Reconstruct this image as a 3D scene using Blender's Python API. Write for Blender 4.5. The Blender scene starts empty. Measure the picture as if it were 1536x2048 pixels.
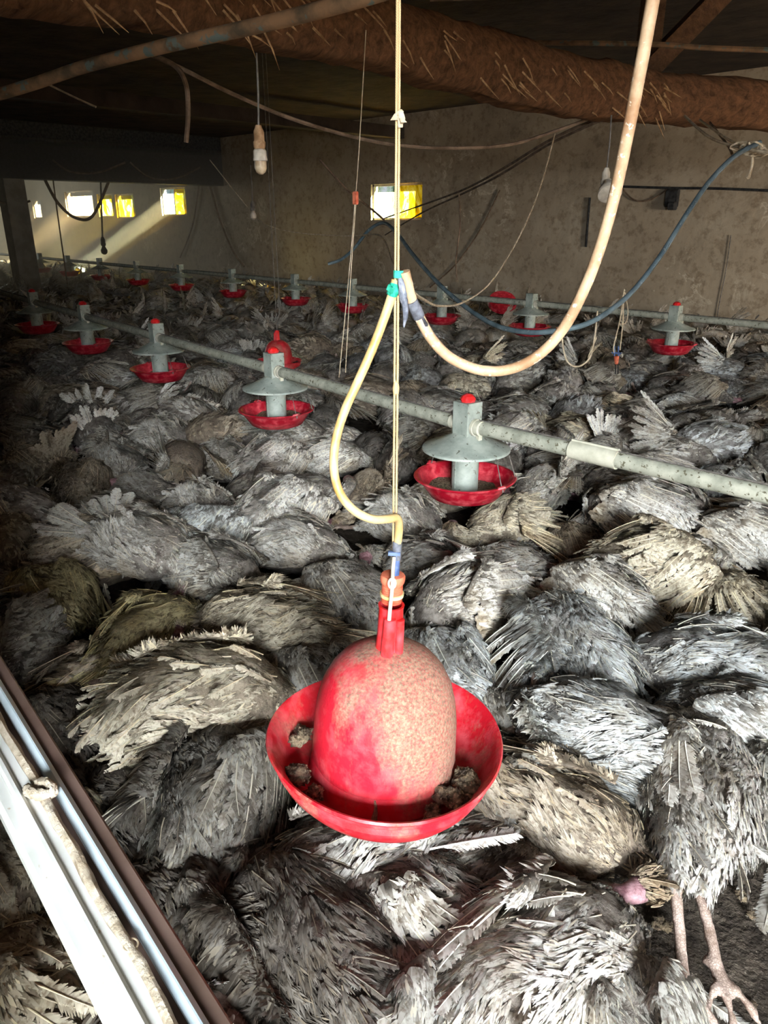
import bpy, math, random
import numpy as np
from mathutils import Vector, Matrix, noise

# ------------------------------------------------------------------ camera, world, lights, exposure
SC = bpy.context.scene
COL = SC.collection
PITCH = math.radians(21.55); CAMH = 1.60; F = 26 / 36 * 2048
cam_d = bpy.data.cameras.new('camera'); cam_d.sensor_fit = 'VERTICAL'; cam_d.sensor_height = 36; cam_d.lens = 26
cam_d.clip_start = 0.02; cam_d.clip_end = 200
cam = bpy.data.objects.new('camera', cam_d); COL.objects.link(cam)
cam.location = (0, 0, CAMH); cam.rotation_euler = (math.pi / 2 - PITCH, 0, math.radians(45))   # the doorway view looks diagonally across the shed
SC.camera = cam
SC.view_settings.view_transform = 'Standard'; SC.view_settings.look = 'None'
SC.view_settings.exposure = 0.3; SC.view_settings.gamma = 1; SC.view_settings.use_curve_mapping = False
SC.cycles.max_bounces = 6; SC.cycles.diffuse_bounces = 3; SC.cycles.volume_bounces = 0
SC.cycles.transparent_max_bounces = 6
SC.cycles.sample_clamp_indirect = 4.0

def P(u, v, z=0.0):                      # building axes: u along the long wall, v across towards the far wall
    return Vector((-u, v, z))
YAW_U = math.pi
cP, sP = math.cos(PITCH), math.sin(PITCH)
K45 = math.sqrt(.5)
def turn(w): return Vector(((w.x - w.y) * K45, (w.x + w.y) * K45, w.z))       # camera heading to building axes
def unturn(w): return Vector(((w.x + w.y) * K45, (w.y - w.x) * K45, w.z))
def lray(x, y):
    a = (x - 768) / F; b = (1024 - y) / F
    return Vector((a, cP + b * sP, -sP + b * cP))
def ray(x, y): return turn(lray(x, y))
def at_z(x, y, z):                       # where the sight line meets the level z
    r = ray(x, y); t = (z - CAMH) / r.z
    return Vector((r.x * t, r.y * t, z))
def at_y(x, y, Y):                       # where it meets the upright plane Y metres ahead
    r = lray(x, y); t = Y / r.y
    return turn(Vector((r.x * t, Y, CAMH + r.z * t)))
def at_u(x, y, u): r = ray(x, y); t = -u / r.x; return Vector((r.x * t, r.y * t, CAMH + r.z * t))
def at_v(x, y, v): r = ray(x, y); t = v / r.y; return Vector((r.x * t, r.y * t, CAMH + r.z * t))
def project(w):
    q = unturn(w - Vector((0, 0, CAMH))); dc = q.y * cP - q.z * sP
    return (768 + F * q.x / dc, 1024 - F * (q.z * cP + q.y * sP) / dc, dc) if dc > .05 else (9e9, 9e9, dc)

def look(o, d):
    o.rotation_euler = Vector(d).to_track_quat('-Z', 'Y').to_euler()
def area(name, loc, d, sx, sy, power, colr):
    l = bpy.data.lights.new(name, 'AREA'); l.shape = 'RECTANGLE'; l.size = sx; l.size_y = sy
    l.energy = power; l.color = colr
    o = bpy.data.objects.new(name, l); COL.objects.link(o); o.location = loc; look(o, d); return o
world = bpy.data.worlds.new('world'); SC.world = world; world.use_nodes = True
bg = world.node_tree.nodes['Background']; bg.inputs[0].default_value = (0.75, 0.87, 1, 1); bg.inputs[1].default_value = 0.5
# daylight that falls in through the doorway beside the camera (open sky outside the near wall)
area('doorway_skylight', P(-4.6, -3.1, 2.85), P(5.6, 7.4, -2.6), 2.6, 2.0, 1400, (0.90, 0.96, 1.0))
# added fill from the right, brightens far wall and flock; no source in view
area('gable_fill', P(-9.5, 3.5, 1.45), P(1, .16, -.03), 4.0, 2.0, 2300, (1.0, 0.93, 0.82))
# open doors in the end wall of the far bay, out of view to the left
area('end_bay_skylight', P(27.8, 7.0, 1.5), P(-1, .10, -.02), 3.2, 2.0, 800, (1.0, 0.74, 0.44))
# sunlit yard outside bouncing up under the roof
area('yard_bounce', P(-1.0, -1.3, 0.35), P(0.9, 3.6, 0.95), 2.2, 0.7, 30, (1.0, 0.80, 0.58))
sun = bpy.data.lights.new('sun', 'SUN'); sun.energy = 480; sun.angle = math.radians(0.9); sun.color = (1.0, 0.84, 0.60)
so = bpy.data.objects.new('sun', sun); COL.objects.link(so); look(so, P(3.4, -1.6, -2.0))

# ------------------------------------------------------------------ node materials
def nt(name):
    m = bpy.data.materials.new(name); m.use_nodes = True
    n = m.node_tree; return m, n, n.nodes['Principled BSDF']
def N(n, t, **kw):
    x = n.nodes.new(t)
    for k, v in kw.items():
        if hasattr(x, k): setattr(x, k, v)
        else: x.inputs[k.replace('_', ' ')].default_value = v
    return x
def L(n, a, b): n.links.new(a, b)
def ramp(n, fac, stops):
    r = n.nodes.new('ShaderNodeValToRGB'); e = r.color_ramp.elements
    while len(e) < len(stops): e.new(0.5)
    for i, (p, c) in enumerate(stops):
        e[i].position = p; e[i].color = (*c, 1) if len(c) == 3 else c
    L(n, fac, r.inputs[0]); return r
def mixc(n, fac, a, b, mode='MIX'):
    m = n.nodes.new('ShaderNodeMix'); m.data_type = 'RGBA'; m.blend_type = mode
    for s, val in ((m.inputs[0], fac), (m.inputs[6], a), (m.inputs[7], b)):
        if hasattr(val, 'is_linked'): L(n, val, s)
        elif isinstance(val, (int, float)): s.default_value = val
        else: s.default_value = (*val, 1)
    return m.outputs[2]
def noi(n, scale, detail=4, rough=0.6, vec=None, dist=0):
    t = N(n, 'ShaderNodeTexNoise'); t.inputs['Scale'].default_value = scale
    t.inputs['Detail'].default_value = detail; t.inputs['Roughness'].default_value = rough
    t.inputs['Distortion'].default_value = dist
    if vec is None:
        vec = N(n, 'ShaderNodeTexCoord').outputs['Object']
    L(n, vec, t.inputs['Vector']); return t.outputs['Fac']
def bump(n, b, h, strength=0.3, dist=0.01):
    x = N(n, 'ShaderNodeBump'); x.inputs['Strength'].default_value = strength; x.inputs['Distance'].default_value = dist
    L(n, h, x.inputs['Height']); L(n, x.outputs[0], b.inputs['Normal'])
def stretched(n, sx, sy, sz):
    m = N(n, 'ShaderNodeMapping'); m.inputs['Scale'].default_value = (sx, sy, sz)
    L(n, N(n, 'ShaderNodeTexCoord').outputs['Object'], m.inputs[0]); return m.outputs[0]
def two_tone(name, a, b, scale=20, lo=0.4, hi=0.6, rough=0.7, bs=0.3, bd=0.003, detail=5, spec=0.3, speck=None):
    m, n, s = nt(name)
    f = noi(n, scale, detail)
    c = ramp(n, f, [(lo, a), (hi, b)]).outputs[0]
    if speck:
        g = noi(n, speck[1], 3)
        k = ramp(n, g, [(speck[2], (0, 0, 0)), (speck[2] + 0.05, (1, 1, 1))]).outputs[0]
        c = mixc(n, k, c, speck[0])
    L(n, c, s.inputs['Base Color']); s.inputs['Roughness'].default_value = rough
    s.inputs['Specular IOR Level'].default_value = spec
    bump(n, s, noi(n, scale * 3, 5), bs, bd); return m

M = {}
def feather_mat(name, light, mid, dark, rachis):
    m, n, s = nt(name)
    at = N(n, 'ShaderNodeAttribute'); at.attribute_name = 'tone'
    sep = N(n, 'ShaderNodeSeparateColor'); L(n, at.outputs['Color'], sep.inputs[0])
    f1 = noi(n, 7, 3, 0.6)
    add = N(n, 'ShaderNodeMath'); add.operation = 'MULTIPLY_ADD'; L(n, sep.outputs[0], add.inputs[0]); add.inputs[1].default_value = 0.42; 
    sc = N(n, 'ShaderNodeMath'); sc.operation = 'MULTIPLY'; L(n, f1, sc.inputs[0]); sc.inputs[1].default_value = 0.95
    L(n, sc.outputs[0], add.inputs[2])
    c = ramp(n, add.outputs[0], [(0.34, dark), (0.58, mid), (0.82, light)]).outputs[0]
    st = noi(n, 3.2, 4, 0.6)
    k = ramp(n, st, [(0.5, (0, 0, 0)), (0.68, (1, 1, 1))]).outputs[0]
    c = mixc(n, k, c, (0.62, 0.49, 0.33), 'MULTIPLY')
    sp = noi(n, 90, 2)
    k2 = ramp(n, sp, [(0.34, (0.45, 0.38, 0.32)), (0.5, (1, 1, 1))]).outputs[0]
    c = mixc(n, 0.8, c, k2, 'MULTIPLY')
    c = mixc(n, sep.outputs[2], c, rachis)
    oi = N(n, 'ShaderNodeObjectInfo')
    c = mixc(n, 1.0, c, oi.outputs['Color'], 'MULTIPLY')
    L(n, c, s.inputs['Base Color']); s.inputs['Roughness'].default_value = 0.62
    s.inputs['Specular IOR Level'].default_value = 0.35
    return m
M['down'] = feather_mat('dirty_down', (0.76, 0.74, 0.69), (0.46, 0.43, 0.38), (0.09, 0.075, 0.06), (0.7, 0.62, 0.48))
M['quill'] = feather_mat('flight_feather', (0.78, 0.76, 0.70), (0.33, 0.295, 0.25), (0.05, 0.042, 0.034), (1.0, 0.93, 0.76))
def skin_mat():
    m, n, s = nt('turkey_underfeather')
    c = ramp(n, noi(n, 30, 5, 0.7), [(0.35, (0.10, 0.08, 0.065)), (0.6, (0.36, 0.32, 0.28))]).outputs[0]
    oi = N(n, 'ShaderNodeObjectInfo'); c = mixc(n, 1, c, oi.outputs['Color'], 'MULTIPLY')
    L(n, c, s.inputs['Base Color']); s.inputs['Roughness'].default_value = 0.8
    bump(n, s, noi(n, 120, 4), 0.8, 0.006); return m
M['skin'] = skin_mat()
M['head'] = two_tone('pink_bare_skin', (0.20, 0.085, 0.10), (0.52, 0.31, 0.33), 40, 0.35, 0.65, 0.5, 0.7, 0.004)
M['leg'] = two_tone('scaly_leg', (0.25, 0.17, 0.13), (0.56, 0.44, 0.36), 60, 0.35, 0.6, 0.6, 0.9, 0.003)
def scaly():
    m, n, s = nt('leg_scales')
    v = N(n, 'ShaderNodeTexVoronoi'); v.inputs['Scale'].default_value = 190; v.feature = 'DISTANCE_TO_EDGE'
    L(n, N(n, 'ShaderNodeTexCoord').outputs['Object'], v.inputs['Vector'])
    e = ramp(n, v.outputs['Distance'], [(0.0, (0.35, 0.3, 0.27)), (0.12, (1, 1, 1))]).outputs[0]
    c = ramp(n, noi(n, 25, 4), [(0.35, (0.30, 0.21, 0.16)), (0.65, (0.64, 0.50, 0.43))]).outputs[0]
    L(n, mixc(n, 0.8, c, e, 'MULTIPLY'), s.inputs['Base Color']); s.inputs['Roughness'].default_value = 0.55
    bump(n, s, v.outputs['Distance'], 0.6, 0.002); return m
M['leg'] = scaly()
M['soil'] = two_tone('dark_litter_soil', (0.035, 0.027, 0.021), (0.13, 0.105, 0.08), 14, 0.35, 0.7, 0.95, 1.0, 0.03, 10, 0.2, ((0.30, 0.26, 0.2), 60, 0.66))
def plaster():
    m, n, s = nt('mud_plaster')
    tc = N(n, 'ShaderNodeTexCoord').outputs['Object']
    c = ramp(n, noi(n, 0.7, 8, 0.65, tc), [(0.3, (0.23, 0.18, 0.125)), (0.5, (0.36, 0.29, 0.205)), (0.75, (0.47, 0.40, 0.30))]).outputs[0]
    k = ramp(n, noi(n, 2.6, 6, 0.7, tc, 0.6), [(0.56, (0, 0, 0)), (0.585, (1, 1, 1)), (0.62, (0.15, 0.15, 0.15))]).outputs[0]
    k = mixc(n, 1, k, ramp(n, noi(n, 0.55, 3, 0.5, tc), [(0.47, (0, 0, 0)), (0.6, (1, 1, 1))]).outputs[0], 'MULTIPLY')
    c = mixc(n, k, c, (0.60, 0.52, 0.40))
    k2 = ramp(n, noi(n, 9, 5, 0.7, tc), [(0.36, (0.55, 0.5, 0.45)), (0.5, (1, 1, 1))]).outputs[0]
    c = mixc(n, 0.7, c, k2, 'MULTIPLY')
    L(n, c, s.inputs['Base Color']); s.inputs['Roughness'].default_value = 0.92
    bump(n, s, noi(n, 6, 8), 0.5, 0.03); return m
M['plaster'] = plaster()
M['soot'] = two_tone('sooty_roof_boards', (0.022, 0.017, 0.013), (0.06, 0.042, 0.03), 3, 0.35, 0.7, 0.95, 0.6, 0.03)
def wood(name, a, b, sx=1, sy=12, sz=12, rough=0.85):
    m, n, s = nt(name)
    vec = stretched(n, sx, sy, sz)
    c = ramp(n, noi(n, 2.2, 8, 0.7, vec, 0.5), [(0.32, a), (0.66, b)]).outputs[0]
    L(n, c, s.inputs['Base Color']); s.inputs['Roughness'].default_value = rough
    s.inputs['Specular IOR Level'].default_value = 0.15
    bump(n, s, noi(n, 5, 8, 0.7, vec), 0.9, 0.03); return m
M['log'] = wood('rough_red_brown_log', (0.07, 0.032, 0.016), (0.27, 0.13, 0.062))
M['oldwood'] = wood('old_brown_timber', (0.07, 0.035, 0.02), (0.20, 0.105, 0.055))
M['splinter'] = two_tone('splintered_wood', (0.30, 0.16, 0.07), (0.55, 0.34, 0.17), 30)
M['concrete'] = two_tone('grey_painted_post', (0.12, 0.105, 0.09), (0.22, 0.19, 0.16), 5)
M['rust'] = two_tone('rusty_pipe', (0.12, 0.085, 0.05), (0.36, 0.20, 0.10), 9, 0.35, 0.62, 0.75, 0.7, 0.004, 6, 0.3, ((0.16, 0.19, 0.16), 14, 0.56))
def dusty_red(name, dust_amt, red=(0.62, 0.018, 0.03), side=False):
    m, n, s = nt(name)
    tc = N(n, 'ShaderNodeTexCoord').outputs['Object']
    sep = N(n, 'ShaderNodeSeparateXYZ'); L(n, tc, sep.inputs[0])
    f = noi(n, 9, 7, 0.72, stretched(n, 1, 1, 0.35))
    if side:      # the dust has settled as streaks on one flank and on the shoulder
        a = N(n, 'ShaderNodeMath'); a.operation = 'MULTIPLY_ADD'; L(n, sep.outputs[0], a.inputs[0]); a.inputs[1].default_value = 1.3; L(n, f, a.inputs[2])
        b2 = N(n, 'ShaderNodeMath'); b2.operation = 'MULTIPLY_ADD'; L(n, sep.outputs[2], b2.inputs[0]); b2.inputs[1].default_value = 0.85; L(n, a.outputs[0], b2.inputs[2])
        f = b2.outputs[0]
    k = ramp(n, f, [(dust_amt - 0.07, (0, 0, 0)), (dust_amt + 0.12, (1, 1, 1))]).outputs[0]
    fine = ramp(n, noi(n, 240, 4, 0.7), [(0.32, (0.45, 0.45, 0.45)), (0.6, (1, 1, 1))]).outputs[0]
    k = mixc(n, 1, k, fine, 'MULTIPLY')
    d = ramp(n, noi(n, 160, 3), [(0.35, (0.17, 0.12, 0.08)), (0.65, (0.40, 0.30, 0.20))]).outputs[0]
    pale = ramp(n, noi(n, 22, 5), [(0.45, red), (0.7, (0.74, 0.10, 0.12))]).outputs[0]
    c = mixc(n, k, pale, d)
    L(n, c, s.inputs['Base Color'])
    r = ramp(n, k, [(0, (0.32,) * 3), (0.6, (0.9,) * 3)]).outputs[0]; L(n, r, s.inputs['Roughness'])
    bump(n, s, noi(n, 180, 3), 0.35, 0.002); return m
M['bell'] = dusty_red('dusty_red_plastic_bell', 0.51, (0.66, 0.02, 0.04), True)
M['redpan'] = dusty_red('red_plastic_pan', 0.56, (0.60, 0.012, 0.025))
M['redclean'] = dusty_red('bright_red_plastic', 0.75, (0.75, 0.02, 0.02))
M['redfeed'] = dusty_red('crimson_feeder_pan', 0.80, (0.38, 0.006, 0.02))
M['galv'] = two_tone('dirty_galvanised_metal', (0.26, 0.30, 0.26), (0.44, 0.48, 0.42), 14, 0.35, 0.65, 0.5, 0.25, 0.002, 6, 0.5, ((0.10, 0.10, 0.07), 45, 0.62))
M['galv2'] = two_tone('dusty_pipe_metal', (0.27, 0.28, 0.22), (0.48, 0.48, 0.39), 18, 0.35, 0.65, 0.6, 0.4, 0.002, 6, 0.4, ((0.12, 0.11, 0.07), 60, 0.60))
M['sleeve'] = two_tone('cream_sleeve', (0.50, 0.49, 0.38), (0.66, 0.64, 0.52), 20, 0.35, 0.65, 0.6)
M['wire'] = two_tone('dull_wire', (0.10, 0.09, 0.08), (0.2, 0.18, 0.16), 30)
M['cable'] = two_tone('dusty_cable', (0.10, 0.065, 0.04), (0.22, 0.15, 0.10), 12)
M['palecable'] = two_tone('pale_dusty_string', (0.42, 0.33, 0.22), (0.66, 0.55, 0.39), 25)
def twine():
    m, n, s = nt('tan_twine')
    w = N(n, 'ShaderNodeTexWave'); w.inputs['Scale'].default_value = 190; w.inputs['Distortion'].default_value = 3
    w.bands_direction = 'DIAGONAL'
    L(n, N(n, 'ShaderNodeTexCoord').outputs['Object'], w.inputs['Vector'])
    c = ramp(n, w.outputs['Fac'], [(0.2, (0.44, 0.29, 0.13)), (0.7, (0.66, 0.49, 0.26))]).outputs[0]
    L(n, c, s.inputs['Base Color']); s.inputs['Roughness'].default_value = 0.8; return m
M['twine'] = twine()
M['hose'] = two_tone('dirty_cream_hose', (0.33, 0.18, 0.09), (0.55, 0.39, 0.24), 16, 0.36, 0.60, 0.55, 0.5, 0.003, 7, 0.4, ((0.74, 0.64, 0.50), 90, 0.62))
M['hose_y'] = two_tone('yellowed_hose', (0.48, 0.29, 0.07), (0.66, 0.50, 0.25), 12, 0.35, 0.6, 0.45, 0.2, 0.002, 5, 0.5)
M['bluehose'] = two_tone('dark_blue_hose', (0.055, 0.085, 0.10), (0.13, 0.18, 0.20), 14, 0.35, 0.65, 0.5, 0.3, 0.002, 6, 0.4, ((0.30, 0.32, 0.32), 50, 0.64))
M['tape'] = two_tone('green_tape', (0.0, 0.26, 0.16), (0.05, 0.50, 0.34), 40)
M['blacktape'] = two_tone('worn_black_tape', (0.03, 0.03, 0.035), (0.16, 0.17, 0.20), 40, rough=0.4)
M['greyrag'] = two_tone('grey_rubber_strip', (0.10, 0.11, 0.14), (0.30, 0.32, 0.38), 50)
M['whiteplastic'] = two_tone('off_white_plastic', (0.42, 0.36, 0.28), (0.62, 0.55, 0.45), 18)
M['orange'] = two_tone('orange_plastic', (0.55, 0.10, 0.05), (0.75, 0.22, 0.12), 40)
M['yellowring'] = two_tone('yellow_ring', (0.6, 0.45, 0.12), (0.78, 0.68, 0.35), 50)
M['bluep'] = two_tone('blue_plastic', (0.05, 0.09, 0.22), (0.14, 0.2, 0.38), 40)
M['socket'] = two_tone('brown_lamp_socket', (0.24, 0.13, 0.06), (0.42, 0.26, 0.14), 30)
M['bulb'] = two_tone('dusty_bulb', (0.36, 0.25, 0.15), (0.56, 0.44, 0.29), 30, rough=0.35, spec=0.5)
M['bulbw'] = two_tone('dusty_white_lamp', (0.46, 0.40, 0.32), (0.66, 0.58, 0.48), 30, rough=0.4)
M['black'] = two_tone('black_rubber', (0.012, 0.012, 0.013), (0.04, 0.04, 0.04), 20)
M['clod'] = two_tone('dried_droppings', (0.07, 0.05, 0.035), (0.36, 0.28, 0.18), 45, 0.4, 0.62, 0.95, 1, 0.01, 8)
M['feed'] = two_tone('feed_crumbs', (0.09, 0.07, 0.045), (0.34, 0.27, 0.17), 120, 0.4, 0.6, 0.95, 1, 0.008)
M['whitepaint'] = two_tone('white_painted_rail', (0.55, 0.57, 0.52), (0.76, 0.77, 0.74), 6, 0.3, 0.6, 0.4, 0.15, 0.002, 6, 0.5, ((0.5, 0.43, 0.33), 60, 0.68))
M['bluewhite'] = two_tone('blue_white_painted_strip', (0.36, 0.45, 0.49), (0.56, 0.65, 0.69), 8, 0.3, 0.6, 0.4, 0.2, 0.002)
M['brownpaint'] = two_tone('brown_painted_frame', (0.11, 0.068, 0.05), (0.19, 0.125, 0.10), 6, 0.3, 0.6, 0.5)
M['rag'] = two_tone('cream_crumpled_cloth', (0.34, 0.27, 0.18), (0.60, 0.53, 0.42), 30, 0.35, 0.6, 0.85, 0.9, 0.006)
M['winframe'] = two_tone('pale_window_frame', (0.42, 0.38, 0.30), (0.6, 0.56, 0.46), 10)
def film(name, cols, scale, transp, strength=1.0):
    m, n, s = nt(name)
    out = n.nodes['Material Output']; n.nodes.remove(s)
    vec = stretched(n, 1, 1, 0.5)
    c = ramp(n, noi(n, scale, 5, 0.7, vec, 2.0), cols).outputs[0]
    tl = N(n, 'ShaderNodeBsdfTranslucent'); L(n, c, tl.inputs[0])
    tr = N(n, 'ShaderNodeBsdfTransparent'); L(n, c, tr.inputs[0])
    mx = N(n, 'ShaderNodeMixShader'); mx.inputs[0].default_value = transp
    L(n, tl.outputs[0], mx.inputs[1]); L(n, tr.outputs[0], mx.inputs[2]); L(n, mx.outputs[0], out.inputs[0]); return m
M['filmy'] = film('yellow_window_film', [(0.34, (0.34, 0.26, 0.02)), (0.5, (0.80, 0.62, 0.06)), (0.66, (1, 0.95, 0.55))], 3.0, 0.5)
M['filmw'] = film('clear_window_film', [(0.36, (0.35, 0.42, 0.28)), (0.5, (0.85, 0.93, 0.80)), (0.62, (1, 1, 1))], 3.5, 0.9)
M['filmpale'] = film('torn_pale_film', [(0.34, (0.70, 0.52, 0.30)), (0.6, (1.0, 0.88, 0.66))], 2.5, 0.7)
M['leaf'] = two_tone('hedge_leaves', (0.10, 0.16, 0.02), (0.50, 0.48, 0.06), 6)

# ------------------------------------------------------------------ mesh helpers
def mesh_from(name, V, Fc, mats=(), midx=None, smooth=True, tone=None):
    me = bpy.data.meshes.new(name)
    me.from_pydata([tuple(map(float, v)) for v in V], [], [tuple(int(i) for i in f) for f in Fc])
    for m in mats: me.materials.append(m)
    if midx is not None: me.polygons.foreach_set('material_index', np.asarray(midx, dtype=np.int32))
    me.polygons.foreach_set('use_smooth', np.full(len(me.polygons), smooth, dtype=bool))
    if tone is not None:
        a = me.color_attributes.new('tone', 'FLOAT_COLOR', 'POINT')
        a.data.foreach_set('color', np.asarray(tone, dtype=np.float32).ravel())
    me.update(); return me
class MB:
    def __init__(s): s.V = []; s.F = []; s.n = 0
    def add(s, V, Fc):
        s.V.extend(V); s.F.extend([tuple(i + s.n for i in f) for f in Fc]); s.n += len(V); return s
    def box(s, c, size, R=None, bev=0):
        hx, hy, hz = [k / 2 for k in size]; c = Vector(c); R = R or Matrix.Identity(3)
        b = min(bev, hx * .9, hy * .9, hz * .9)
        if b <= 0:
            vs = [c + R @ Vector((x * hx, y * hy, z * hz)) for x in (-1, 1) for y in (-1, 1) for z in (-1, 1)]
            return s.add(vs, [(0, 1, 3, 2), (4, 6, 7, 5), (0, 4, 5, 1), (2, 3, 7, 6), (0, 2, 6, 4), (1, 5, 7, 3)])
        # chamfered along the long edges: octagonal prism in x
        prof = [(-hy + b, -hz), (hy - b, -hz), (hy, -hz + b), (hy, hz - b), (hy - b, hz), (-hy + b, hz), (-hy, hz - b), (-hy, -hz + b)]
        vs = [c + R @ Vector((sx, y, z)) for sx in (-hx, hx) for (y, z) in prof]
        fs = [(i, (i + 1) % 8, 8 + (i + 1) % 8, 8 + i) for i in range(8)] + [tuple(range(7, -1, -1)), tuple(range(8, 16))]
        return s.add(vs, fs)
    def tube(s, pts, r, seg=10, caps=True, wob=0, seed=0):
        pts = [Vector(p) for p in pts]; n = len(pts)
        rs = r if isinstance(r, (list, tuple)) else [r] * n
        t0 = (pts[1] - pts[0]).normalized(); up = Vector((0, 0, 1)) if abs(t0.z) < .9 else Vector((1, 0, 0))
        X = t0.cross(up).normalized(); base = s.n; V = []; rr = random.Random(seed)
        for i, p in enumerate(pts):
            t = (pts[min(i + 1, n - 1)] - pts[max(i - 1, 0)]).normalized()
            X = (X - t * X.dot(t)).normalized(); Yv = t.cross(X)
            for k in range(seg):
                a = 2 * math.pi * k / seg; q = rs[i] * (1 + (rr.uniform(-wob, wob) if wob else 0))
                V.append(p + (X * math.cos(a) + Yv * math.sin(a)) * q)
        Fc = [(i * seg + k, i * seg + (k + 1) % seg, (i + 1) * seg + (k + 1) % seg, (i + 1) * seg + k) for i in range(n - 1) for k in range(seg)]
        if caps: Fc += [tuple(range(seg - 1, -1, -1)), tuple(range((n - 1) * seg, n * seg))]
        return s.add(V, Fc)
    def lathe(s, prof, seg=48, c=(0, 0, 0), wave=0):
        c = Vector(c); V = []
        for i, (r, z) in enumerate(prof):
            for k in range(seg):
                a = 2 * math.pi * k / seg; w = wave * math.sin(2 * a + 0.6) * r
                V.append(c + Vector((r * math.cos(a), r * math.sin(a), z + w)))
        Fc = [(i * seg + k, i * seg + (k + 1) % seg, (i + 1) * seg + (k + 1) % seg, (i + 1) * seg + k) for i in range(len(prof) - 1) for k in range(seg)]
        return s.add(V, Fc)
    def build(s, name, mat, parent=None, smooth=True):
        me = mesh_from(name, s.V, s.F, [mat], smooth=smooth)
        o = bpy.data.objects.new(name, me); COL.objects.link(o)
        if parent: o.parent = parent
        if smooth:
            try: me.set_sharp_from_angle(angle=math.radians(40))
            except Exception: pass
        return o
def tag(o, label=None, cat=None, group=None, kind=None):
    if label: o['label'] = label
    if cat: o['category'] = cat
    if group: o['group'] = group
    if kind: o['kind'] = kind
    return o
def empty(name, loc, label, cat, group=None, rz=0):
    o = bpy.data.objects.new(name, None); COL.objects.link(o); o.location = loc; o.rotation_euler = (0, 0, rz)
    o.empty_display_size = 0.1
    return tag(o, label, cat, group)
def smooth_path(pts, n=8):
    pts = [Vector(p) for p in pts]; out = []
    for i in range(len(pts) - 1):
        p0 = pts[max(i - 1, 0)]; p1 = pts[i]; p2 = pts[i + 1]; p3 = pts[min(i + 2, len(pts) - 1)]
        for k in range(n):
            t = k / n
            out.append(0.5 * ((2 * p1) + (p2 - p0) * t + (2 * p0 - 5 * p1 + 4 * p2 - p3) * t * t + (3 * p1 - p0 - 3 * p2 + p3) * t ** 3))
    out.append(pts[-1]); return out

# ------------------------------------------------------------------ the building
RU = Matrix.Rotation(YAW_U, 3, 'Z')            # local x along u, local y along -v
def uvbox(name, u0, u1, v0, v1, z0, z1, mat, parent=None, mb=None):
    m = mb or MB()
    m.box(P((u0 + u1) / 2, (v0 + v1) / 2, (z0 + z1) / 2), (abs(u1 - u0), abs(v1 - v0), abs(z1 - z0)), RU)
    if mb is not None: return mb
    return m.build(name, mat, parent, smooth=False)
UE, U0, VW = 27.0, -6.0, 10.4
ROOF = 3.3
# soil floor, gently heaped
def floor():
    V = []; Fc = []; nu, nv = 230, 90
    for i in range(nu + 1):
        for j in range(nv + 1):
            u = U0 + (UE - U0) * (i / nu) ** 1.25; v = -0.3 + (VW + 0.3) * (j / nv) ** 1.3
            q = P(u, v); z = 0.03 * noise.noise(q * 1.3) + 0.014 * noise.noise(q * 6) + 0.008 * noise.noise(q * 21)
            V.append((q.x, q.y, z))
    for i in range(nu):
        for j in range(nv):
            a = i * (nv + 1) + j; Fc.append((a, a + 1, a + nv + 2, a + nv + 1))
    me = mesh_from('floor', V, Fc, [M['soil']])
    o = bpy.data.objects.new('floor', me); COL.objects.link(o); tag(o, kind='structure')
floor()
# far long wall with its window openings
wins = []       # (u0,u1,z0,z1)
def uw(xpix):   # u where the sight line of column xpix meets the far wall at window height
    r = ray(xpix, 405); return -r.x * VW / r.y
def zw(x, y):
    r = ray(x, y); return CAMH + r.z * VW / r.y
W = [(742, 844, 367, 440), (322, 372, 375, 431), (231, 268, 388, 436), (195, 226, 388, 434), (131, 188, 382, 434)]
for (x0, x1, y0, y1) in W:
    xm = (x0 + x1) / 2; wins.append((uw(x1), uw(x0), zw(xm, y1), zw(xm, y0)))
wins.append((26.0, 26.7, 1.65, 2.2))
def wall_with_holes():
    m = MB(); hs = sorted(wins); cur = U0
    for (a, b, z0, z1) in hs:
        uvbox('', cur, a, VW, VW + .18, 0, ROOF + .3, None, mb=m)
        uvbox('', a, b, VW, VW + .18, 0, z0, None, mb=m); uvbox('', a, b, VW, VW + .18, z1, ROOF + .3, None, mb=m)
        cur = b
    uvbox('', cur, UE + .2, VW, VW + .18, 0, ROOF + .3, None, mb=m)
    tag(m.build('wall_back', M['plaster'], smooth=False), kind='structure')
wall_with_holes()
films = ['filmw', 'filmw', 'filmy', 'filmy', 'filmpale', 'filmpale']
for i, (a, b, z0, z1) in enumerate(wins):
    e = bpy.data.objects.new(f'window_{i + 1}', None); COL.objects.link(e); tag(e, kind='structure')
    fr = MB(); t = .035
    for (p, q, c, d) in ((a, a + t, z0, z1), (b - t, b, z0, z1), (a, b, z0, z0 + t), (a, b, z1 - t, z1)):
        uvbox('', p, q, VW + .05, VW + .10, c, d, None, mb=fr)
    if i in (0, 1): mid = (a + b) / 2; uvbox('', mid - .012, mid + .012, VW + .05, VW + .10, z0, z1, None, mb=fr)
    fr.build('window_frame', M['winframe'], e, smooth=False)
    if i in (0, 1):
        mid = (a + b) / 2
        uvbox('window_pane', mid, b, VW + .07, VW + .072, z0, z1, M['filmw'], e)
        uvbox('window_pane', a, mid, VW + .07, VW + .072, z0, z1, M['filmy'], e)
    else: uvbox('window_pane', a, b, VW + .07, VW + .072, z0, z1, M[films[i]], e)
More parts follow.
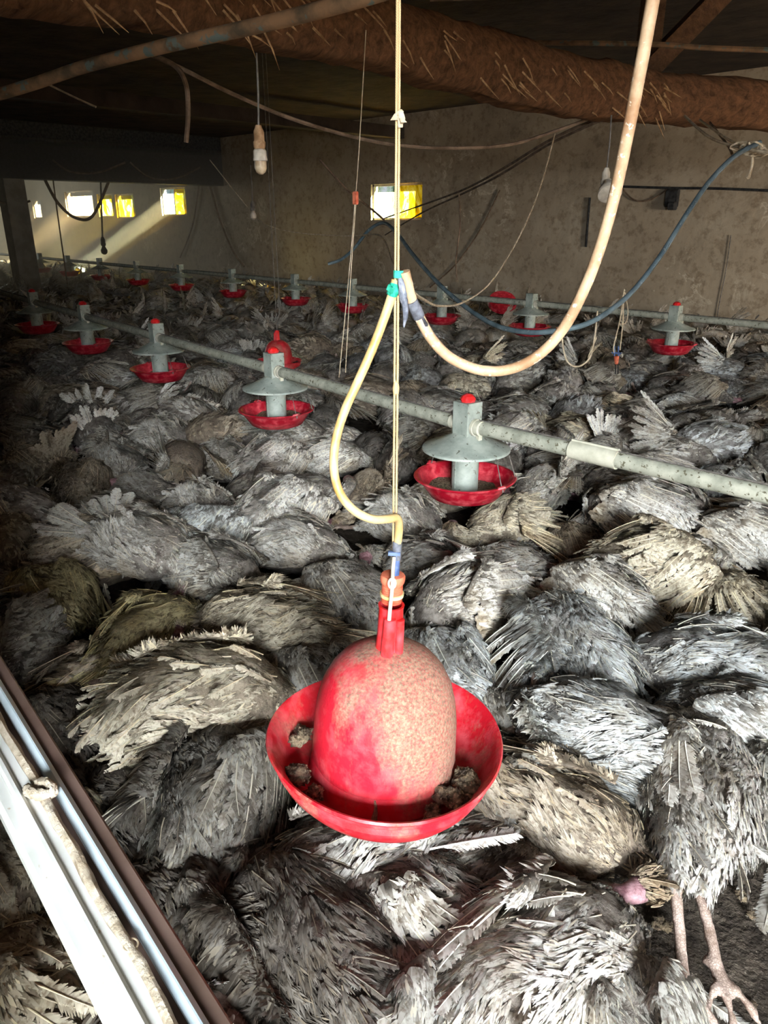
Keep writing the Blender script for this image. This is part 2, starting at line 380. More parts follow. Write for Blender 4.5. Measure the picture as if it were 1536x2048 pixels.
# other walls, roof
we = MB(); uvbox('', UE, UE + .2, -.3, 5.4, 0, ROOF + .3, None, mb=we); uvbox('', UE, UE + .2, 8.4, VW, 0, ROOF + .3, None, mb=we); uvbox('', UE, UE + .2, 5.4, 8.4, 2.4, ROOF + .3, None, mb=we)
tag(we.build('wall_end', M['plaster'], smooth=False), kind='structure')
gb = MB(); uvbox('', U0 - .2, U0, -.3, VW, 2.05, ROOF + .3, None, mb=gb); uvbox('', U0 - .2, U0, -.3, 5.0, 0, 2.05, None, mb=gb)  # unseen opening, added and shaped to steer the fill from the right
tag(gb.build('wall_right', M['plaster'], smooth=False), kind='structure')
nw = MB()     # near wall with the doorway the photographer leans through
uvbox('', .62, UE, -.28, -.04, 0, ROOF + .3, None, mb=nw); uvbox('', U0, -3.3, -.28, -.04, 0, ROOF + .3, None, mb=nw)
uvbox('', -3.3, .62, -.28, -.04, 2.22, ROOF + .3, None, mb=nw)
tag(nw.build('wall_front', M['plaster'], smooth=False), kind='structure')
tag(uvbox('ceiling', U0 - .2, UE + .2, -.4, VW + .3, ROOF, ROOF + .12, M['soot']), kind='structure')
# end bay: post and cross beam
tag(uvbox('support_post', 15.6, 15.98, 5.62, 6.0, 0, 2.34, M['concrete']), 'thick grey post under the cross beam at the far left, sunlit dust behind it', 'post')
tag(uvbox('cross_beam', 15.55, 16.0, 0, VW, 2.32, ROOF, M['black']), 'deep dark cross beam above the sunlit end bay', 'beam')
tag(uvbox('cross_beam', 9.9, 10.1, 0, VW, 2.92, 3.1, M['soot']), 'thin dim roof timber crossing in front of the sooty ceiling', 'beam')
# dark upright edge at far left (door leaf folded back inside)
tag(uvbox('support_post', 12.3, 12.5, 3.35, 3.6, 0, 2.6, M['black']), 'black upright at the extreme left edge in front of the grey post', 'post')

# rough log across the roof
def log_beam():
    root = empty('log_beam', (0, 0, 0), 'massive rough red-brown log spanning under the roof with splintered bark', 'beam')
    cl = [(at_y(-420, -130, 2.15), .17), (at_y(-60, -95, 2.75), .17), (at_y(330, -25, 3.35), .17), (at_y(600, 35, 3.95), .17), (at_y(800, 86, 4.4), .175),
          (at_y(1000, 143, 4.95), .185), (at_y(1180, 185, 5.35), .18), (at_y(1330, 200, 5.6), .165), (at_y(1560, 218, 5.8), .16), (at_y(1900, 230, 6.3), .16)]
    pts = smooth_path([c[0] for c in cl], 10); rs = np.interp(np.linspace(0, len(cl) - 1, len(pts)), range(len(cl)), [c[1] for c in cl])
    m = MB(); seg = 28; V = []; X = None
    for i, p in enumerate(pts):
        t = (pts[min(i + 1, len(pts) - 1)] - pts[max(i - 1, 0)]).normalized()
        X = Vector((0, 0, 1)); Yv = t.cross(X).normalized(); X = Yv.cross(t)
        for k in range(seg):
            a = 2 * math.pi * k / seg; d = X * math.cos(a) + Yv * math.sin(a); q = p + d * rs[i]
            rr = rs[i] * (1 + .16 * noise.noise(q * 3.1) + .09 * noise.noise(q * 11) + .05 * noise.noise(q * 27))
            dd = X * max(-.86, math.cos(a)) + Yv * math.sin(a) * .9
            V.append(p + dd * rr)
    Fc = [(i * seg + k, i * seg + (k + 1) % seg, (i + 1) * seg + (k + 1) % seg, (i + 1) * seg + k) for i in range(len(pts) - 1) for k in range(seg)]
    m.add(V, Fc); m.build('log', M['log'], root)
    sp = MB(); R = random.Random(4)
    for _ in range(95):
        i = R.randrange(12, len(pts) - 22); p = pts[i]; t = (pts[i + 1] - pts[i - 1]).normalized(); side = Vector((0, 0, 1)).cross(t).normalized()
        if side.dot(Vector((p.x, p.y, 0))) > 0: side = -side
        a = R.uniform(-.9, .5); q = p + (side * math.cos(a) + Vector((0, 0, 1)) * math.sin(a)) * rs[i] * .96
        d = (t * R.uniform(.3, 1) - Vector((0, 0, 1)) * R.uniform(.4, 1) + side * R.uniform(0, .35)).normalized(); ln = R.uniform(.04, .17)
        sp.tube([q, q + d * ln * .5 + side * .012, q + d * ln + side * R.uniform(0, .03)], [.005, .004, .0008], 4)
    s = sp.build('bark_splinters', M['splinter'], root, smooth=False); s['kind'] = 'stuff'
log_beam()
kp = MB(); kp.box(at_y(1305, 20, 5.95) + Vector((0, 0, .35)), (.14, .14, 1.25), Matrix.Rotation(.7, 3, 'Z'))
tag(kp.build('king_post', M['oldwood'], smooth=False), 'dark upright timber standing on the log beam at upper right', 'post')
br = MB(); a, b = at_y(1310, 125, 5.9), at_y(1500, -70, 6.0); d = (b - a).normalized()
br.box((a + b) / 2, ((b - a).length + .2, .13, .13), d.to_track_quat('X', 'Z').to_matrix())
tag(br.build('diagonal_brace', M['oldwood'], smooth=False), 'diagonal timber brace rising right from the log beam', 'brace')

def cable(name, pix, r, mat, label, cat='cable', group=None, n=7, seg=7, wob=0.0):
    """pix: (x, y, metres ahead); below 0 it lies on the cross beam's face, above 99 on the long wall"""
    pts = smooth_path([at_u(p[0], p[1], -p[2]) if p[2] < 0 else at_v(p[0], p[1], p[2] - 100) if p[2] > 99 else at_y(*p) for p in pix], n)
    m = MB(); m.tube(pts, r, seg, wob=wob)
    o = m.build(name, mat); return tag(o, label, cat, group)
cable('water_pipe', [(-60, 205, 3.7), (60, 170, 3.6), (170, 133, 3.5), (330, 92, 3.2), (520, 50, 2.9), (700, 3, 2.6), (900, -60, 2.4)], .024, M['rust'], 'rusty water pipe running across the upper left under the log', 'pipe', seg=14)
cable('conduit_pipe', [(1030, 85, 6.1), (1290, 88, 5.5), (1420, 96, 5.3), (1640, 103, 5.0)], .016, M['rust'], 'thin brown pipe crossing in front of the timber brace', 'pipe')
for (pp, r, mt, lb) in [
    ([(300, 108, 4.2), (365, 138, 4.2), (470, 190, 4.4), (600, 243, 4.7), (760, 285, 5), (900, 296, 5.2), (1020, 289, 5.4), (1110, 262, 5.5), (1180, 236, 5.5), (1240, 205, 5.5)], .011, 'cable', 'long brown cable sagging in a wide arc below the log'),
    ([(300, 108, 4.1), (350, 132, 4.1), (372, 170, 4.1), (376, 230, 4.1), (372, 285, 4.1)], .012, 'cable', 'stiff brown cable end dangling near the upper left'),
    ([(1250, 215, 5.4), (1110, 275, 5.9), (1010, 335, 6.8), (930, 378, 8), (850, 408, 9.5), (768, 437, 12)], .010, 'cable', 'pair of brown wires fanning to the bright window, upper strand'),
    ([(1240, 225, 5.3), (1105, 285, 5.9), (1000, 350, 6.8), (920, 390, 8), (845, 425, 9.2), (770, 470, 12)], .009, 'cable', 'lower brown wire fanning down past the bright window'),
    ([(950, 185, 5.0), (1040, 210, 5.2), (1130, 220, 5.4), (1240, 222, 5.5)], .011, 'cable', 'short slack cable hugging the underside of the log'),
    ([(1110, 268, 5.4), (1080, 375, 5.0), (1040, 470, 4.5), (985, 560, 4.0), (930, 603, 3.5), (880, 612, 3.0), (845, 598, 2.3), (818, 578, 1.4)], .0045, 'palecable', 'thin pale wire looping down to the cut cream hose'),
    ([(918, 388, 7.9), (920, 450, 7.9), (912, 520, 7.9), (914, 560, 7.9)], .008, 'cable', 'thin string hanging straight below the fanned wires'),
    ([(1000, 380, 110.37), (960, 460, 110.37), (910, 530, 110.37), (860, 575, 110.37)], .012, 'cable', 'dark wire slanting down the plaster wall behind the hoses'),
    ([(415, 355, 110.36), (440, 440, 110.36), (465, 500, 110.36), (488, 533, 110.36)], .026, 'cable', 'dark cable slanting down right before the far wall'),
    ([(400, 355, 110.36), (385, 450, 110.36), (360, 515, 110.36)], .02, 'cable', 'dark cable slanting down left beside the small far window'),
    ([(640, 320, 9), (690, 375, 9), (745, 420, 9.5), (768, 440, 10)], .014, 'cable', 'dark cable dropping to the lower left of the bright window'),
    ([(420, 320, 9), (500, 420, 8.5), (540, 452, 8), (600, 466, 7.5), (700, 472, 6.5), (757, 470, 5.5), (785, 520, 4), (796, 545, 2)], .006, 'palecable', 'slack pale wire running from the small lamp to the twine'),
    ([(105, 320, -15.54), (140, 343, -15.54), (195, 345, -15.54), (250, 325, -15.54)], .02, 'cable', 'cable loop sagging under the dark roof at left'),
    ([(260, 325, -15.54), (300, 355, -15.54), (350, 357, -15.54), (400, 335, -15.54)], .02, 'cable', 'second cable loop sagging under the dark roof right of the first'),
    ([(88, 356, -15.75), (115, 405, -15.75), (150, 435, -15.75), (185, 432, -15.75), (218, 362, -15.75)], .03, 'cable', 'cable hanging in a loop before the torn window'),
    ([(-30, 395, -15.7), (25, 410, -15.7), (60, 402, -15.7)], .022, 'cable', 'short sagging cable left of the grey post'),
    ([(106, 360, -15.7), (118, 450, -15.6), (128, 520, -15.4), (137, 585, -15)], .014, 'cable', 'thin cord hanging full height right of the grey post'),
    ([(95, 168, 6), (150, 195, 6), (192, 214, 6)], .007, 'palecable', 'stretched pale cord in the dark upper left corner'),
    ([(860, 0, 5), (1210, -10, 5)], .008, 'cable', 'cord along the roof at the top edge'),
    ([(1240, 373, 110.37), (1340, 376, 110.37), (1430, 377, 110.37), (1560, 382, 110.37)], .016, 'black', 'black cable run along the plaster wall at right'),
    ([(1236, 365, 110.37), (1265, 398, 110.37), (1300, 400, 110.37), (1335, 378, 110.37)], .010, 'cable', 'small drooping wire beside the wall box'),
    ([(1180, 395, 110.37), (1176, 440, 110.37), (1172, 494, 110.37)], .016, 'black', 'dark rod hanging on the wall behind the big hose'),
    ([(1462, 470, 110.38), (1452, 540, 110.38), (1440, 600, 110.38), (1432, 650, 110.38)], .006, 'wire', 'thin wire hanging against the plaster near the right edge'),
    ([(1370, 232, 5.2), (1420, 275, 4.6), (1490, 297, 4.2), (1560, 308, 4)], .008, 'palecable', 'pale cord from the log to the knot at upper right'),
    ([(1400, 240, 5.2), (1450, 275, 4.6), (1500, 302, 4.2)], .007, 'palecable', 'second pale cord meeting the knot at upper right'),
    ([(1420, 245, 5.2), (1455, 290, 4.5), (1465, 310, 4.3)], .007, 'cable', 'third brown cord reaching the blue hose top'),
]:
    cable('hanging_cable', pp, r, M[mt], lb)
# knot cluster with frayed end
kn = empty('rope_knot', at_y(1500, 300, 4.2), 'knotted pale cords with a frayed end hanging at upper right', 'knot')
m = MB(); R = random.Random(2)
for k in range(7):
    c = at_y(1497 + R.uniform(-16, 22), 299 + R.uniform(-8, 8), 4.2) - kn.location
    m.tube(smooth_path([c + Vector((.05 * math.cos(a + k), .02 * math.sin(2 * a), .022 * math.sin(a + k))) for a in np.linspace(0, 6, 6)], 4), .005, 6)
m.build('knot', M['palecable'], kn)
m = MB(); m.tube(smooth_path([at_y(1506, 305, 4.2) - kn.location, at_y(1503, 335, 4.2) - kn.location, at_y(1494, 358, 4.2) - kn.location], 5), [.007] * 8 + [.010, .013, .006], 7)
m.build('frayed_end', M['palecable'], kn)
# wall box
m = MB(); m.box(at_v(1345, 396, 10.37), (.16, .1, .22), RU, .03); m.box(at_v(1345, 412, 10.32), (.08, .12, .1), RU, .02)
tag(m.build('wall_socket_box', M['black']), 'small dark electrical box mounted on the plaster wall', 'electrical box')

# lamps
def lamp(name, px, py0, py1, Y, kind, label, sc=1.0, r=.004, mats=('socket', 'bulb')):
    top = at_y(px + (-4 if kind != 'flood' else 10), py0, Y); bot = at_y(px, py1, Y)
    root = empty(name, bot, label, 'lamp')
    m = MB(); m.tube(smooth_path([top - bot, (top - bot) * .5 + Vector((.004, 0, 0)), Vector((0, 0, 0))], 5), r * sc, 6); m.build('cord', M['wire'], root)
    k = sc
    m = MB(); m.lathe([(.0, .012 * k), (.012 * k, .01 * k), (.015 * k, 0), (.021 * k, -.012 * k), (.021 * k, -.045 * k), (.025 * k, -.05 * k), (.024 * k, -.065 * k), (.02 * k, -.075 * k), (0, -.075 * k)], 20)
    m.build('socket', M[mats[0]], root)
    m = MB()
    if kind == 'cfl':
        m.lathe([(0, -.07 * k), (.02 * k, -.075 * k), (.026 * k, -.082 * k), (.027 * k, -.105 * k), (.0285 * k, -.112 * k), (.0285 * k, -.118 * k), (.024 * k, -.12 * k)], 20)
        m.build('lamp_base', M['whiteplastic'], root); m = MB()
        m.lathe([(.024 * k, -.118 * k), (.024 * k, -.145 * k), (.019 * k, -.16 * k), (.008 * k, -.168 * k), (0, -.169 * k)], 20)
    elif kind == 'flood':
        m.lathe([(0, -.07 * k), (.019 * k, -.075 * k), (.023 * k, -.095 * k), (.052 * k, -.125 * k), (.062 * k, -.15 * k), (.06 * k, -.16 * k), (.045 * k, -.166 * k), (0, -.167 * k)], 28)
    else:
        m.lathe([(0, -.07 * k), (.014 * k, -.075 * k), (.02 * k, -.09 * k), (.033 * k, -.115 * k), (.03 * k, -.14 * k), (.012 * k, -.155 * k), (0, -.156 * k)], 20)
    m.build('bulb', M[mats[1]], root)
    return root
lamp('hanging_lamp', 517, 106, 256, 3.3, 'cfl', 'dusty capsule lamp in a brown socket hanging at upper left', 1.0)
fl = lamp('hanging_lamp', 1213, 230, 340, 4.1, 'flood', 'dusty white reflector lamp hanging left of the big cream hose', .98, mats=('whiteplastic', 'bulbw'))
for c in fl.children:
    if c.name.startswith('bulb'): c.rotation_euler = Matrix.Rotation(-.75, 3, Vector((K45, K45, 0))).to_euler()
lamp('hanging_lamp', 505, 330, 404, 8.2, 'plain', 'tiny grey lamp bulb hanging before the far plaster wall', 1.1, .005, ('wire', 'whiteplastic'))
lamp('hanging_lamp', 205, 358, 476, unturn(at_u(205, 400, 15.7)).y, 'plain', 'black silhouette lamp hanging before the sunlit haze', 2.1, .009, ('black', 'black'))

# ------------------------------------------------------------------ twine, hoses, bell drinker
YD = 1.22
def tube_obj(name, pts, r, mat, parent=None, seg=12, n=8, wob=0):
    m = MB(); m.tube(smooth_path(pts, n), r, seg, wob=wob); return m.build(name, mat, parent)
tw = empty('twine', at_y(789, 1110, YD), 'tan twine hanging in a long doubled loop that holds up the red drinker', 'twine')
o0 = tw.location
for k, (xt, xb, xm) in enumerate(((794.5, 786, 790.5), (799.5, 791.5, 796.5))):
    tube_obj('twine_strand', [at_y(xt + 1, -260, YD) - o0, at_y(xt, 0, YD) - o0, at_y(xm, 540, YD) - o0, at_y(xm - 1.5, 775, YD) - o0, at_y(xb, 1118, YD) - o0], .0019, M['twine'], tw, 8, 14, .06)
m = MB(); m.lathe([(0, .012), (.004, .010), (.006, 0), (.005, -.009), (0, -.012)], 10, at_y(792, 776, YD) - o0); m.build('knot', M['twine'], tw)
sc_ = MB(); R = random.Random(6); c0 = at_y(798, 232, YD - .01)
for k in range(9):
    a = R.uniform(-1.2, 1.2); c = c0 + Vector((R.uniform(-.006, .006), 0, R.uniform(-.005, .008)))
    d = Vector((math.sin(a) * .010, R.uniform(-.004, .004), -abs(math.cos(a)) * .014))
    w = Vector((.004, .002, 0)); sc_.add([c - w, c + w, c + d + w * .9, c + d - w * .7, c + Vector((0, .002, .003)), c + d + Vector((0, .002, .002))], [(0, 1, 2, 3), (4, 5, 2, 1), (0, 3, 5, 4)])
tag(sc_.build('dry_husk', M['palecable'], smooth=False), 'pale flaky husk caught on the twine near the log', 'debris')

hz = empty('water_hose', at_y(808, 545, YD), 'thick dirty cream hose curving down from the roof to a cut end', 'hose'); q0 = hz.location
main = [(1330, -120, 1.12), (1306, 0, 1.14), (1286, 110, 1.15), (1261, 240, 1.17), (1234, 370, 1.19), (1205, 480, 1.2), (1170, 575, 1.21), (1128, 655, 1.22), (1080, 708, 1.23), (1025, 737, 1.24), (965, 741, 1.24), (905, 718, 1.24), (865, 680, 1.24), (838, 633, 1.24), (822, 595, 1.23), (809, 543, 1.22)]
tube_obj('hose_length', [at_y(*p) - q0 for p in main], .0088, M['hose'], hz, 18, 8, .012)
tube_obj('tape_wrap', [at_y(823, 602, 1.23) - q0, at_y(831, 618, 1.235) - q0, at_y(838, 634, 1.24) - q0], .0102, M['blacktape'], hz, 14, 4, .05)
m = MB(); m.tube([at_y(842, 628, 1.23) - q0, at_y(852, 650, 1.235) - q0, at_y(856, 660, 1.24) - q0], [.001, .004, .001], 6); m.build('tape_flap', M['blacktape'], hz)
fs = MB(); fs.tube(smooth_path([at_y(800, 556, 1.21), at_y(806, 590, 1.21), at_y(811, 620, 1.21), at_y(808, 655, 1.21)], 5), [.003, .0045, .005, .0055, .006, .006, .006, .006, .0055, .005, .005, .0045, .004, .003, .002, .001], 8, wob=.15)
tag(fs.build('rubber_strip', M['greyrag']), 'ragged grey rubber strip dangling between the hoses under the tape', 'strip')
h2 = empty('water_hose', at_y(787, 578, YD), 'yellowed hose bowing out left from the green tape down to the drinker', 'hose'); q0 = h2.location
tube_obj('hose_length', [at_y(*p) - q0 for p in [(792, 560, 1.22), (786, 583, 1.22), (770, 632, 1.22), (744, 700, 1.21), (715, 765, 1.2), (688, 825, 1.19), (671, 885, 1.18), (668, 940, 1.17), (681, 988, 1.16), (710, 1022, 1.15), (745, 1038, 1.15), (775, 1038, 1.17), (793, 1036, 1.19), (798, 1052, 1.21), (795, 1090, 1.22), (792, 1130, 1.225)]], .0074, M['hose_y'], h2, 18, 8, .008)
tube_obj('hose_clamp', [at_y(794.5, 1082, YD) - q0, at_y(793, 1118, YD) - q0], .0088, M['blacktape'], h2, 14, 3, .04)
gt = MB()
gt.tube([at_y(797, 541, YD), at_y(796, 556, YD)], .0075, 10, wob=.12); gt.tube([at_y(790, 569, YD), at_y(787, 580, YD - .002), at_y(784, 590, YD)], [.008, .0098, .0085], 10, wob=.14)
gt.box(at_y(781, 578, YD - .01), (.012, .004, .009), Matrix.Rotation(.5, 3, 'Y'))
tag(gt.build('green_tape', M['tape'], smooth=False), 'bright green tape binding hose and twine together', 'tape')

def drinker(root, S=1.0, near=True):
    """bell drinker hanging: origin at the centre of the pan rim"""
    def sc(pr): return [(r * S, z * S) for r, z in pr]
    seg = 96 if near else 40
    m = MB()      # open pan with ridged lip
    m.lathe(sc([(.0, -.088), (.10, -.088), (.155, -.084), (.182, -.070), (.197, -.050), (.2035, -.036), (.2045, -.031), (.2072, -.029), (.2060, -.024), (.2092, -.021), (.2080, -.016), (.2115, -.012), (.2105, -.007), (.214, -.003), (.2175, 0), (.220, .004), (.2175, .008), (.2125, .006),
                (.206, -.004), (.196, -.022), (.183, -.045), (.166, -.062), (.142, -.070), (.12, -.071), (.0, -.071)]), seg, wave=.030 if near else 0)
    pan = m.build('pan', M['redpan'], root)
    m = MB()      # the bell
    m.lathe(sc([(.143, -.069), (.139, -.060), (.137, -.045), (.1325, -.030), (.1345, -.026), (.1335, .0), (.131, .05), (.1265, .085), (.118, .118), (.104, .146), (.086, .168), (.064, .184), (.040, .194), (.022, .198), (0, .199)]), seg)
    m.build('bell', M['bell'] if near else M['redpan'], root)
    m = MB()      # neck: slotted socket with two front sleeves
    m.lathe(sc([(.026, .205), (.024, .222), (.0225, .245), (.0215, .29), (.023, .298), (.0185, .298), (.0185, .25), (0, .25)]), 24)
    m.build('neck', M['redclean'], root)
    m = MB()
    m.tube([Vector((-.004, -.024, .190)) * S, Vector((-.004, -.0255, .225)) * S, Vector((-.002, -.0235, .283)) * S], [.0115 * S, .0115 * S, .0105 * S], 14)
    m.tube([Vector((.016, -.017, .20)) * S, Vector((.0165, -.0165, .278)) * S], [.0085 * S, .0075 * S], 12)
    m.build('neck_sleeve', M['redclean'], root)
    if near:
        m = MB(); pr = [(0, .30)]
        for i in range(8): z = .305 + i * .0042; pr += [(.0185, z), (.0165, z + .0021)]
        pr += [(.0205, .342), (.0215, .347), (.0215, .353), (.0195, .356), (.011, .357), (0, .357)]
        m.lathe(sc(pr), 28); m.build('valve_body', M['orange'], root)
        m = MB(); m.lathe(sc([(.0175, .315), (.0205, .3155), (.021, .3215), (.0175, .322)]), 28); m.build('valve_ring', M['yellowring'], root)
        m = MB(); m.tube([Vector((.004, -.002, .352)), Vector((.004, -.001, .40))], .0068, 12); m.box((0, -.006, .398), (.020, .007, .006)); m.build('valve_stem', M['bluep'], root)
        m = MB(); m.tube(smooth_path([Vector((-.004, -.028, .262)), Vector((-.003, -.028, .30)), Vector((-.001, -.027, .345)), Vector((-.001, -.018, .372)), Vector((0, -.008, .392))], 4), .0034, 10)
        m.tube(smooth_path([Vector((-.0015 + .0058 * math.cos(a), -.0262, .352 + .009 * math.sin(a))) for a in np.linspace(0, 2 * math.pi, 9)], 3), .0022, 8, caps=False)
        m.build('hanger_rod', M['whiteplastic'], root)
        for c_ in root.children:
            if c_.name.split('.')[0] in ('valve_stem', 'hanger_rod'): c_.scale = (S, S, S)
    for c_ in root.children:
        if c_.name.split('.')[0] in ('neck', 'neck_sleeve', 'valve_body', 'valve_ring', 'valve_stem', 'hanger_rod'): c_.location.z = -.017 * S
    return root
def px_depth(x, y, d): r = ray(x, y); return Vector((0, 0, CAMH)) + r * d
dl = px_depth(769, 1474, 1.49)
D = empty('bell_drinker', dl, 'dust-caked red bell drinker with an open ridged pan hanging in the foreground', 'drinker')
drinker(D, 1.075)
top = at_y(788, 1108, YD); ax = (top - dl).normalized()
D.rotation_euler = ax.to_track_quat('Z', 'Y').to_euler()
D.rotation_mode = 'QUATERNION'
from mathutils import Quaternion
D.rotation_quaternion = Vector((0, 0, 1)).rotation_difference(ax) @ Quaternion((0, 0, 1), math.radians(45))
print('drinker', dl, 'hang length', (top - dl).length)
def clod(loc, s, label, seed, flat=.7, n=3):
    R = random.Random(seed); m = MB()
    for k in range(n):
        c = Vector((R.uniform(-.5, .5), R.uniform(-.5, .5), R.uniform(-.1, .3))) * s
        V = []; Fc = []; a, b = 20, 14
        for i in range(b + 1):
            for j in range(a):
                th = math.pi * i / b; ph = 2 * math.pi * j / a
                d = Vector((math.sin(th) * math.cos(ph), math.sin(th) * math.sin(ph), math.cos(th) * flat))
                V.append(c + d * s * .55 * (1 + .35 * noise.noise(d * 2.3 + Vector((seed, k, 0))) + .5 * noise.noise(d * 6 + Vector((k, seed, 0)))))
        for i in range(b):
            for j in range(a): Fc.append((i * a + j, i * a + (j + 1) % a, (i + 1) * a + (j + 1) % a, (i + 1) * a + j))
        m.add(V, Fc)
    o = m.build('dung_clod', M['clod']); o.location = loc; return tag(o, label, 'clod')
def in_pan(ang, r, z): return dl + 1.075 * (D.rotation_quaternion @ Vector((r * math.cos(ang), r * math.sin(ang), z)))
clod(in_pan(math.radians(-28), .172, -.036), .040, 'pale crumbly clod inside the right side of the drinker pan', 3)
clod(in_pan(math.radians(-44), .166, -.046), .036, 'smaller clod in the drinker pan just below the pale crumbly one', 5)
clod(in_pan(math.radians(-58), .160, -.052), .024, 'crumb of droppings at the front right inside the drinker pan', 8)
clod(in_pan(math.radians(206), .172, -.040), .040, 'dark brown clod inside the left side of the drinker pan', 11)
clod(in_pan(math.radians(222), .166, -.048), .028, 'small dark clod in the drinker pan below the left clod', 12)
clod(in_pan(math.radians(165), .172, -.040), .030, 'dark lump at the upper left inside the drinker pan', 15)
m = MB(); a = in_pan(math.radians(-96), .150, -.062); m.tube(smooth_path([a, a + Vector((-.008, .012, .022)), a + Vector((-.02, .02, .052))], 4), [.008, .006, .005, .004, .003, .0025, .0015, .001, .0006], 7, wob=.2)
tag(m.build('wet_feather', M['clod']), 'wet dark feather sticking up at the front of the drinker pan', 'feather')

# the second, far drinker
fd = at_z(557, 712, .62)
fd = px_depth(557, 722, 7.0)
FD = empty('bell_drinker', fd, 'small distant red bell drinker standing behind the second feeder', 'drinker'); drinker(FD, 1.0, False)
m = MB(); m.tube([Vector((0, 0, .29)), Vector((-.005, 0, ROOF - fd.z))], .0035, 6)
m.tube([Vector((.005, 0, .29)), Vector((.06, 0, .5)), Vector((.04, 0, ROOF - fd.z))], .003, 6); m.build('hanging_string', M['wire'], FD)

# white string pair with orange tag
ws = empty('hanging_string', at_z(690, 740, .4), 'pair of thin white strings with an orange tag hanging left of the twine', 'string'); q0 = ws.location
tube_obj('string', [at_y(732, 60, 3.6) - q0, at_y(718, 300, 3.6) - q0, at_y(710, 405, 3.6) - q0, at_y(697, 560, 3.6) - q0, at_y(678, 755, 3.6) - q0], .0022, M['palecable'], ws, 6)
tube_obj('string', [at_y(712, 405, 3.6) - q0, at_y(701, 560, 3.6) - q0, at_y(691, 745, 3.6) - q0], .0022, M['palecable'], ws, 6)
m = MB(); m.box(at_y(711, 396, 3.6) - q0, (.022, .016, .055), bev=.005); m.build('orange_tag', M['orange'], ws)

# blue hose with its hanging valve
bh = empty('water_hose', at_y(1050, 662, 3.6), 'dark blue hose sweeping in a wide sag behind the cream hose', 'hose'); q0 = bh.location
tube_obj('hose_length', [at_y(*p) - q0 for p in [(1520, 285, 4.2), (1470, 312, 4.1), (1420, 362, 4.0), (1372, 430, 3.9), (1322, 510, 3.8), (1272, 575, 3.7), (1228, 615, 3.6), (1175, 647, 3.5), (1110, 662, 3.5), (1050, 664, 3.6), (990, 650, 3.8), (930, 613, 4.1), (872, 562, 4.5), (825, 508, 5.0), (795, 468, 5.5), (768, 446, 6), (738, 460, 6.2), (708, 497, 6.3), (682, 519, 6.4), (656, 528, 6.4)]], .0125, M['bluehose'], bh, 12, 8)
m = MB(); m.tube([at_y(1113, 661, 3.49) - q0, at_y(1121, 660, 3.49) - q0], .015, 10); m.build('red_clip', M['orange'], bh)
vl = empty('drinker_valve', at_z(1234, 745, .45), 'blue and red drinker valve dangling on cords under the blue hose', 'valve'); q0 = vl.location; YV = unturn(q0).y
def V_(x, y): return at_y(x, y, YV) - q0
for (p, r) in (([(1249, 578), (1240, 640), (1228, 690), (1228, 705)], .006), ([(1246, 590), (1246, 640), (1240, 700)], .005), ([(1250, 585), (1256, 622), (1252, 645), (1240, 648)], .004)):
    tube_obj('cord', [V_(*a) for a in p], r, M['palecable'], vl, 7)
m = MB()
for dx in (-4, 4): m.tube([V_(1233 + dx, 692), V_(1233 + dx, 712)], .006, 8)
m.box(V_(1233, 706), (.075, .02, .014)); m.build('blue_clip', M['bluep'], vl, smooth=False)
m = MB(); m.tube([V_(1233, 712), V_(1233, 716), V_(1233, 728)], [.02, .021, .013], 14); m.build('red_valve', M['orange'], vl)
m = MB(); m.tube([V_(1231, 728), V_(1231, 748)], .005, 8); m.tube([V_(1236, 728), V_(1236, 748)], .005, 8); m.build('outlet', M['black'], vl)
cable('loop_cord', [(1195, 622, 4.3), (1190, 670, 4.3), (1180, 715, 4.3), (1155, 733, 4.3), (1132, 718, 4.3), (1122, 660, 4.3)], .005, M['palecable'], 'thin slack cord looping beneath the blue hose', 'cord')

